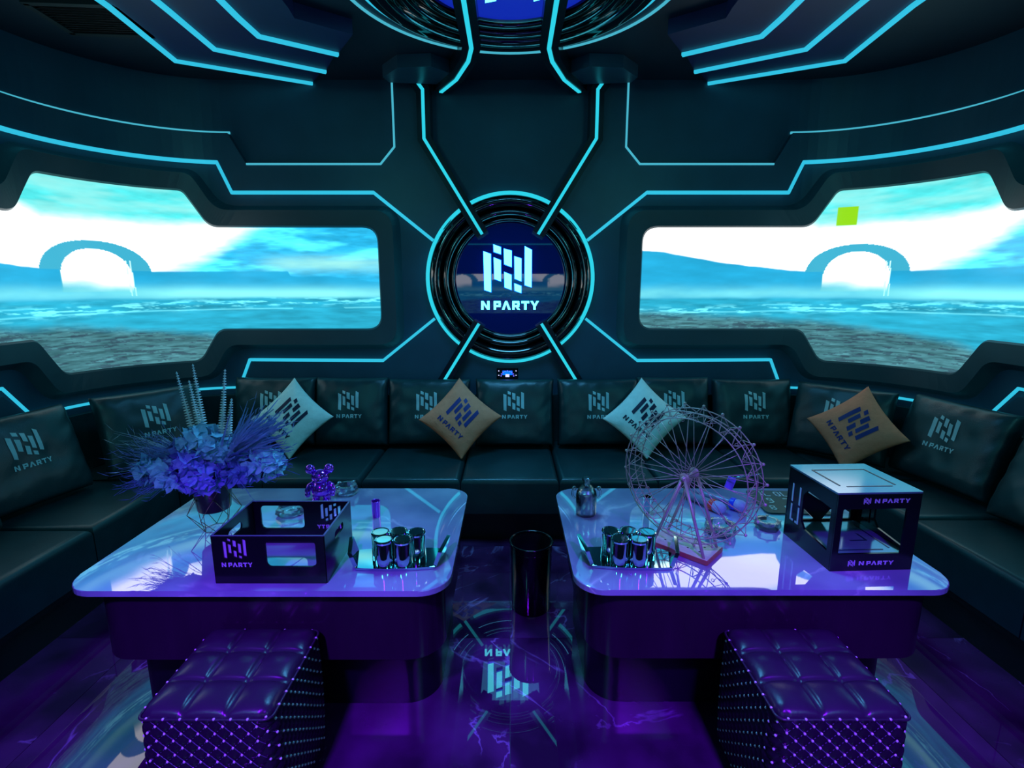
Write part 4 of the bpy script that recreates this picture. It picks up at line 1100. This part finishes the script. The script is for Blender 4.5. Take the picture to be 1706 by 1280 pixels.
def strokes(txt, x0, y0, w, h, sw, gap):
    SEG = {'a': (0, 1, 1, 1), 'b': (1, .5, 1, 1), 'c': (1, 0, 1, .5), 'd': (0, 0, 1, 0), 'e': (0, 0, 0, .5), 'f': (0, .5, 0, 1), 'g': (0, .5, 1, .5)}
    MAP = {'0': 'abcdef', '1': 'bc', '2': 'abged', '3': 'abgcd', '4': 'fgbc', '5': 'afgcd', '6': 'afgedc', '7': 'abc', '8': 'abcdefg', '9': 'abcfgd', 'L': 'fed', 'O': 'abcdef'}
    out = []; x = x0
    for chh in txt:
        for sg_ in MAP.get(chh, ''):
            ax, ay, bx, by = SEG[sg_]; X0, Y0, X1, Y1 = x + ax * w, y0 + ay * h, x + bx * w, y0 + by * h
            out.append([(min(X0, X1) - sw, min(Y0, Y1) - sw), (max(X0, X1) + sw, min(Y0, Y1) - sw), (max(X0, X1) + sw, max(Y0, Y1) + sw), (min(X0, X1) - sw, max(Y0, Y1) + sw)])
        x += w + gap
    return out
nums = strokes('1L', -0.085, 0.060, 0.018, 0.045, 0.003, 0.014) + strokes('0L', -0.005, 0.060, 0.018, 0.045, 0.003, 0.014) + strokes('9', -0.065, -0.015, 0.018, 0.045, 0.003, 0.012) + strokes('71', 0.010, -0.015, 0.018, 0.045, 0.003, 0.014) + strokes('8', -0.085, -0.090, 0.018, 0.040, 0.003, 0.01) + strokes('56', -0.02, -0.090, 0.018, 0.040, 0.003, 0.014)
slab_shape('numerals', nums, lambda x, y, d: Vector((x, y, 0.006 + d)), 0.0, 0.0006, M['card_ink'], root)

# ------------------------------------------------------------------ black frame box on the right table
root = empty('display_box', (1.221, 1.727, ZT), R(2.5), 'black see-through frame box with bright top and N PARTY print, right table', 'box')
w2, d2, h2, t = 0.286, 0.268, 0.276, 0.008
fo = [(-w2 / 2, 0), (w2 / 2, 0), (w2 / 2, h2), (-w2 / 2, h2)]
fwin = rounded_rect(-w2 / 2 + 0.022, 0.062, w2 / 2 - 0.044, h2 - 0.052, 0.004, 2)
plate('front_panel', fo, [fwin], t, Matrix.Translation((0, -d2 / 2, 0)) @ RX, M['black_acrylic'], root)
so = [(-d2 / 2, 0), (d2 / 2, 0), (d2 / 2, h2), (-d2 / 2, h2)]
# side: upright at the rear with four slots, then a window
def slot(x, y, w, h): return [(x, y), (x + w, y), (x + w, y + h), (x, y + h)]
sl1 = [slot(0.056, 0.075, 0.008, 0.065), slot(0.056, 0.150, 0.008, 0.070), slot(0.100, 0.075, 0.008, 0.065), slot(0.100, 0.150, 0.008, 0.070), slot(0.066, 0.075, 0.010, 0.008), slot(0.088, 0.075, 0.010, 0.008)]
swin = [(-d2 / 2 + 0.024, 0.062), (0.020, 0.075), (0.042, 0.10), (0.042, 0.20), (0.02, 0.225), (-d2 / 2 + 0.024, 0.215)]
for sx in (-1, 1):
    plate('side_panel', so, [swin] + sl1, t, Matrix.Translation((sx * (w2 / 2 - t / 2), 0, 0)) @ RZ @ RX, M['black_acrylic'], root)
# back panel with a slanting slotted brace
bwl = [[(-w2 / 2 + .03, 0.06), (-0.03, 0.06), (-w2 / 2 + .03, 0.14)], [(0.0, 0.06), (w2 / 2 - .03, 0.06), (w2 / 2 - .03, 0.10), (0.03, 0.10)], [(-w2 / 2 + .03, 0.20), (-0.01, 0.135), (0.02, 0.16), (-0.03, 0.225), (-w2 / 2 + .03, 0.225)],
       slot(0.055, 0.13, 0.010, 0.05), slot(0.090, 0.13, 0.010, 0.05), slot(0.067, 0.13, 0.006, 0.010), slot(0.082, 0.13, 0.006, 0.010)]
plate('back_panel', fo, bwl, t, Matrix.Translation((0, d2 / 2, 0)) @ RX, M['black_acrylic'], root)
plate('top_plate', rounded_rect(-w2 / 2 - .003, -d2 / 2 - .003, w2 / 2 + .003, d2 / 2 + .003, 0.003, 2), [], 0.006, Matrix.Translation((0, 0, h2 + 0.003)), M['steel_plate'], root)
b = B()
for (c, d) in (((0, 0.075, 0), (0.20, 0.005, 0.001)), ((0.098, 0, 0), (0.006, 0.15, 0.001)), ((-0.098, 0, 0), (0.006, 0.15, 0.001)), ((0, -0.085, 0), (0.16, 0.005, 0.001))): b.box((c[0], c[1] + 0.0, h2 + 0.0066), d)
b.done('top_groove', M['groove'], root)
b = B(); b.box((0.0, 0, 0.050), (w2 - 0.018, d2 - 0.018, 0.006)); b.done('inner_floor', M['steel_plate'], root)
b = B()
for (c, d) in (((-0.02, -0.095, 0), (0.18, 0.005, 0.001)), ((0.10, 0, 0), (0.005, 0.17, 0.001)), ((0.03, -0.03, 0), (0.06, 0.006, 0.001)), ((0.06, -0.005, 0), (0.006, 0.05, 0.001))): b.box((c[0], c[1], 0.0536), d)
b.done('inner_groove', M['groove'], root)
def box_print(z, sx):
    pl = [[(x * 0.030 - 0.055 + sx, y * 0.030 + z) for x, y in [(a, c_ - 0.12) for a, c_ in q]] for q in EMB]
    pl += [[(x * 0.122 + 0.030 + sx, (y + 0.472) * 0.122 * 0.8 + z) for x, y in q] for v in LET.values() for q in v]
    slab_shape('lettering', pl, lambda x, y, d: Vector((x, -d2 / 2 - t / 2 - d, y)), 0.0, 0.0008, M['print_mauve'], root)
box_print(h2 - 0.024, 0.012); box_print(0.028, -0.014)
b = B()
for q in sl1:
    xs_, ys_ = [p[0] for p in q], [p[1] for p in q]
    for sx in (-1, 1): b.box((sx * (w2 / 2 - .0005), (min(xs_) + max(xs_)) / 2, (min(ys_) + max(ys_)) / 2), (0.003, max(xs_) - min(xs_), max(ys_) - min(ys_)))
b.done('slot_light_fill', M['print'], root)  # pale filler added, imitates the bright view through the open slots
b = B(); b.sph((-w2 / 2 + .006, d2 / 2 - .02, 0.006), 0.004, 8, 6); b.done('screw', M['chrome'], root, True)

# ------------------------------------------------------------------ flower arrangement
FP = Vector((-1.175, 1.90, ZT))
root = empty('flower_arrangement', FP, 0, 'blue and violet flower arrangement in a black pot on a wire stand', 'flowers')
PZ = 0.085
b = B(); b.lathe([(0, PZ), (0.056, PZ), (0.060, PZ + 0.005), (0.074, PZ + 0.13), (0.069, PZ + 0.13), (0.055, PZ + 0.02), (0, PZ + 0.02)], n=36); b.done('pot', M['pot'], root, True, sharp=40)
b = B(); wn = 6
ring = lambda r_, z, ph: [Vector((r_ * math.cos(2 * PI * (k + ph) / wn), r_ * math.sin(2 * PI * (k + ph) / wn), z)) for k in range(wn)]
r0, r1, r2, r3 = ring(0.045, 0.002, 0), ring(0.095, 0.075, .5), ring(0.066, 0.145, 0), ring(0.078, 0.215, .5)
for k in range(wn):
    q = (k + 1) % wn
    for a, c in ((r0[k], r0[q]), (r0[k], r1[k]), (r0[q], r1[k]), (r1[k], r2[k]), (r1[k], r2[q]), (r2[k], r3[k]), (r2[q], r3[k]), (r3[k], r3[q])):
        b.tube([a, c], 0.0013, 5)
b.done('wire_stand', M['wirestand'], root, True)
def flower_head(c, rad, m, npet, seed, sc_=(1, 1, .8), ps=0.034):
    rs = random.Random(seed); bm = bmesh.new()
    for k in range(npet):
        zz = 1 - 2 * (k + .5) / npet; ph = k * 2.39996; rxy = math.sqrt(max(0, 1 - zz * zz))
        nrm = Vector((rxy * math.cos(ph), rxy * math.sin(ph), zz)); nrm = (nrm + Vector([rs.uniform(-.3, .3) for _ in range(3)])).normalized()
        p = Vector((nrm.x * sc_[0], nrm.y * sc_[1], nrm.z * sc_[2])) * rad * rs.uniform(.82, 1.06)
        q = nrm.to_track_quat('Z', 'Y').to_matrix(); pr = ps * rs.uniform(.7, 1.15); n = 12
        ce_ = bm.verts.new(p - nrm * pr * .35); ringv = []; mid = []
        for i in range(n):
            a = 2 * PI * i / n + ph; rr_ = pr * (1 + 0.16 * math.sin(i * PI + 0.3) + 0.1 * math.sin(2.5 * a))
            lift = 0.28 * pr * math.sin(3 * a + ph)
            mid.append(bm.verts.new(p + q @ Vector((rr_ * .55 * math.cos(a), rr_ * .55 * math.sin(a), -pr * .05 + lift * .4))))
            ringv.append(bm.verts.new(p + q @ Vector((rr_ * math.cos(a), rr_ * math.sin(a), lift + pr * .1 + 0.12 * pr * (-1) ** i))))
        for i in range(n):
            j = (i + 1) % n; bm.faces.new((ce_, mid[i], mid[j])); bm.faces.new((mid[i], ringv[i], ringv[j], mid[j]))
    me = bpy.data.meshes.new('flower_head'); bm.to_mesh(me); bm.free()
    o = link('flower_head', me, m, root, False); o.location = (c[0], c[1], c[2] + 0.03); return o
for c, rad, m, n_, sc_ in (((0.0, -0.03, 0.335), 0.072, 'flower', 46, (1, 1, .85)), ((0.055, 0.0, 0.30), 0.07, 'flower', 40, (1, 1, .8)), ((-0.02, -0.09, 0.265), 0.055, 'flower2', 34, (.9, .9, 1)),
                           ((0.03, -0.10, 0.215), 0.062, 'flower2', 34, (1.1, 1, .7)), ((-0.155, -0.04, 0.235), 0.070, 'flower', 40, (1.25, 1, .6)), ((0.205, -0.01, 0.245), 0.075, 'flower', 44, (1.1, 1, .7)),
                           ((-0.09, -0.06, 0.21), 0.055, 'flower', 30, (1.3, 1, .6)), ((0.135, -0.05, 0.225), 0.055, 'flower3', 30, (1.2, 1, .7)), ((-0.07, 0.0, 0.29), 0.062, 'flower3', 34, (1.1, 1, .8)), ((0.0, 0.03, 0.27), 0.10, 'flower3', 50, (1, 1, .6))):
    flower_head(c, rad, M[m], n_, int(rad * 1e4) + n_, sc_)
def spray(name, base, direction, spread, n, length, m, seed, w=0.0035, droop=0.3):
    rs = random.Random(seed); bm = bmesh.new(); d0 = Vector(direction).normalized()
    for k in range(n):
        d = (d0 + Vector([rs.gauss(0, spread) for _ in range(3)])).normalized(); L = length * rs.uniform(.6, 1.1)
        sx = d.cross(Vector((0.2, 1, 0.1))).normalized(); prev = None; b0 = Vector(base) + Vector([rs.uniform(-.02, .02) for _ in range(3)])
        for i in range(6):
            f = i / 5; p = b0 + d * L * f + Vector((0, 0, -1)) * droop * L * f * f * rs.uniform(.6, 1)
            ww = w * (1.2 - f) * rs.uniform(.8, 1.2) + 0.0004
            a, c = bm.verts.new(p - sx * ww), bm.verts.new(p + sx * ww + Vector((0, 0, ww)))
            if prev: bm.faces.new((prev[0], prev[1], c, a))
            prev = (a, c)
            if i > 1 and rs.random() < .8:
                e_ = (d + Vector([rs.gauss(0, .5) for _ in range(3)])).normalized() * L * .16
                v0, v1, v2 = bm.verts.new(p), bm.verts.new(p + e_ + sx * .001), bm.verts.new(p + e_ * .4 + sx * .003); bm.faces.new((v0, v1, v2))
    me = bpy.data.meshes.new(name); bm.to_mesh(me); bm.free()
    o = link(name, me, m, root); o['kind'] = 'stuff'; o.location.z = 0.025; return o
spray('feather_grass', (-0.04, 0, 0.24), (-1, -.1, .52), .20, 120, 0.27, M['grass'], 3)
spray('feather_grass', (-0.02, 0, 0.22), (-1, -.2, .12), .16, 90, 0.27, M['flower3'], 4, 0.003)
spray('feather_grass', (0.06, 0, 0.26), (1, -.1, .80), .17, 130, 0.27, M['grass'], 5, droop=0.1)
spray('feather_grass', (0.06, 0, 0.24), (1, -.1, .35), .20, 110, 0.24, M['flower3'], 6, 0.003)
spray('leaf_blades', (-0.06, 0, 0.25), (-1, .1, .45), .13, 16, 0.30, M['spike'], 8, 0.0035, 0.15)
spray('leaf_blades', (-0.06, 0, 0.24), (-1, .1, .05), .13, 9, 0.28, M['spike'], 9, 0.0035, 0.1)
spray('leaf_blades', (0.09, 0, 0.28), (1, .1, .9), .16, 24, 0.26, M['grass'], 10, 0.004, 0.05)
for (bx, by, tx, tz) in ((-0.045, 0, -0.085, 0.635), (-0.022, .01, -0.048, 0.60), (0.0, 0, -0.020, 0.665), (0.055, 0, 0.100, 0.645), (0.075, 0.01, 0.108, 0.53)):
    p0, p1 = Vector((bx, by, 0.36)), Vector((tx, by, tz)); b = B(); ax = (p1 - p0); L = ax.length; N = int(L / 0.0100)
    b.tube([Vector((bx * .5, by, 0.26)), p0, p1], [0.004, 0.004, 0.0015], 6)
    mt = ax.to_track_quat('Z', 'Y').to_matrix().to_4x4()
    for i in range(N):
        f = i / N; rr_ = 0.0135 * (1 - f) ** .6 + 0.0025; mm_ = Matrix.Translation(p0 + ax * f) @ mt @ Matrix.Rotation(i * .7, 4, 'Z')
        b.lathe([(0.002, 0.0), (rr_, 0.0040), (rr_ * .8, 0.0056), (0.002, 0.0030)], n=7, mtx=mm_)
    b.done('flower_spike', M['spike'], root)
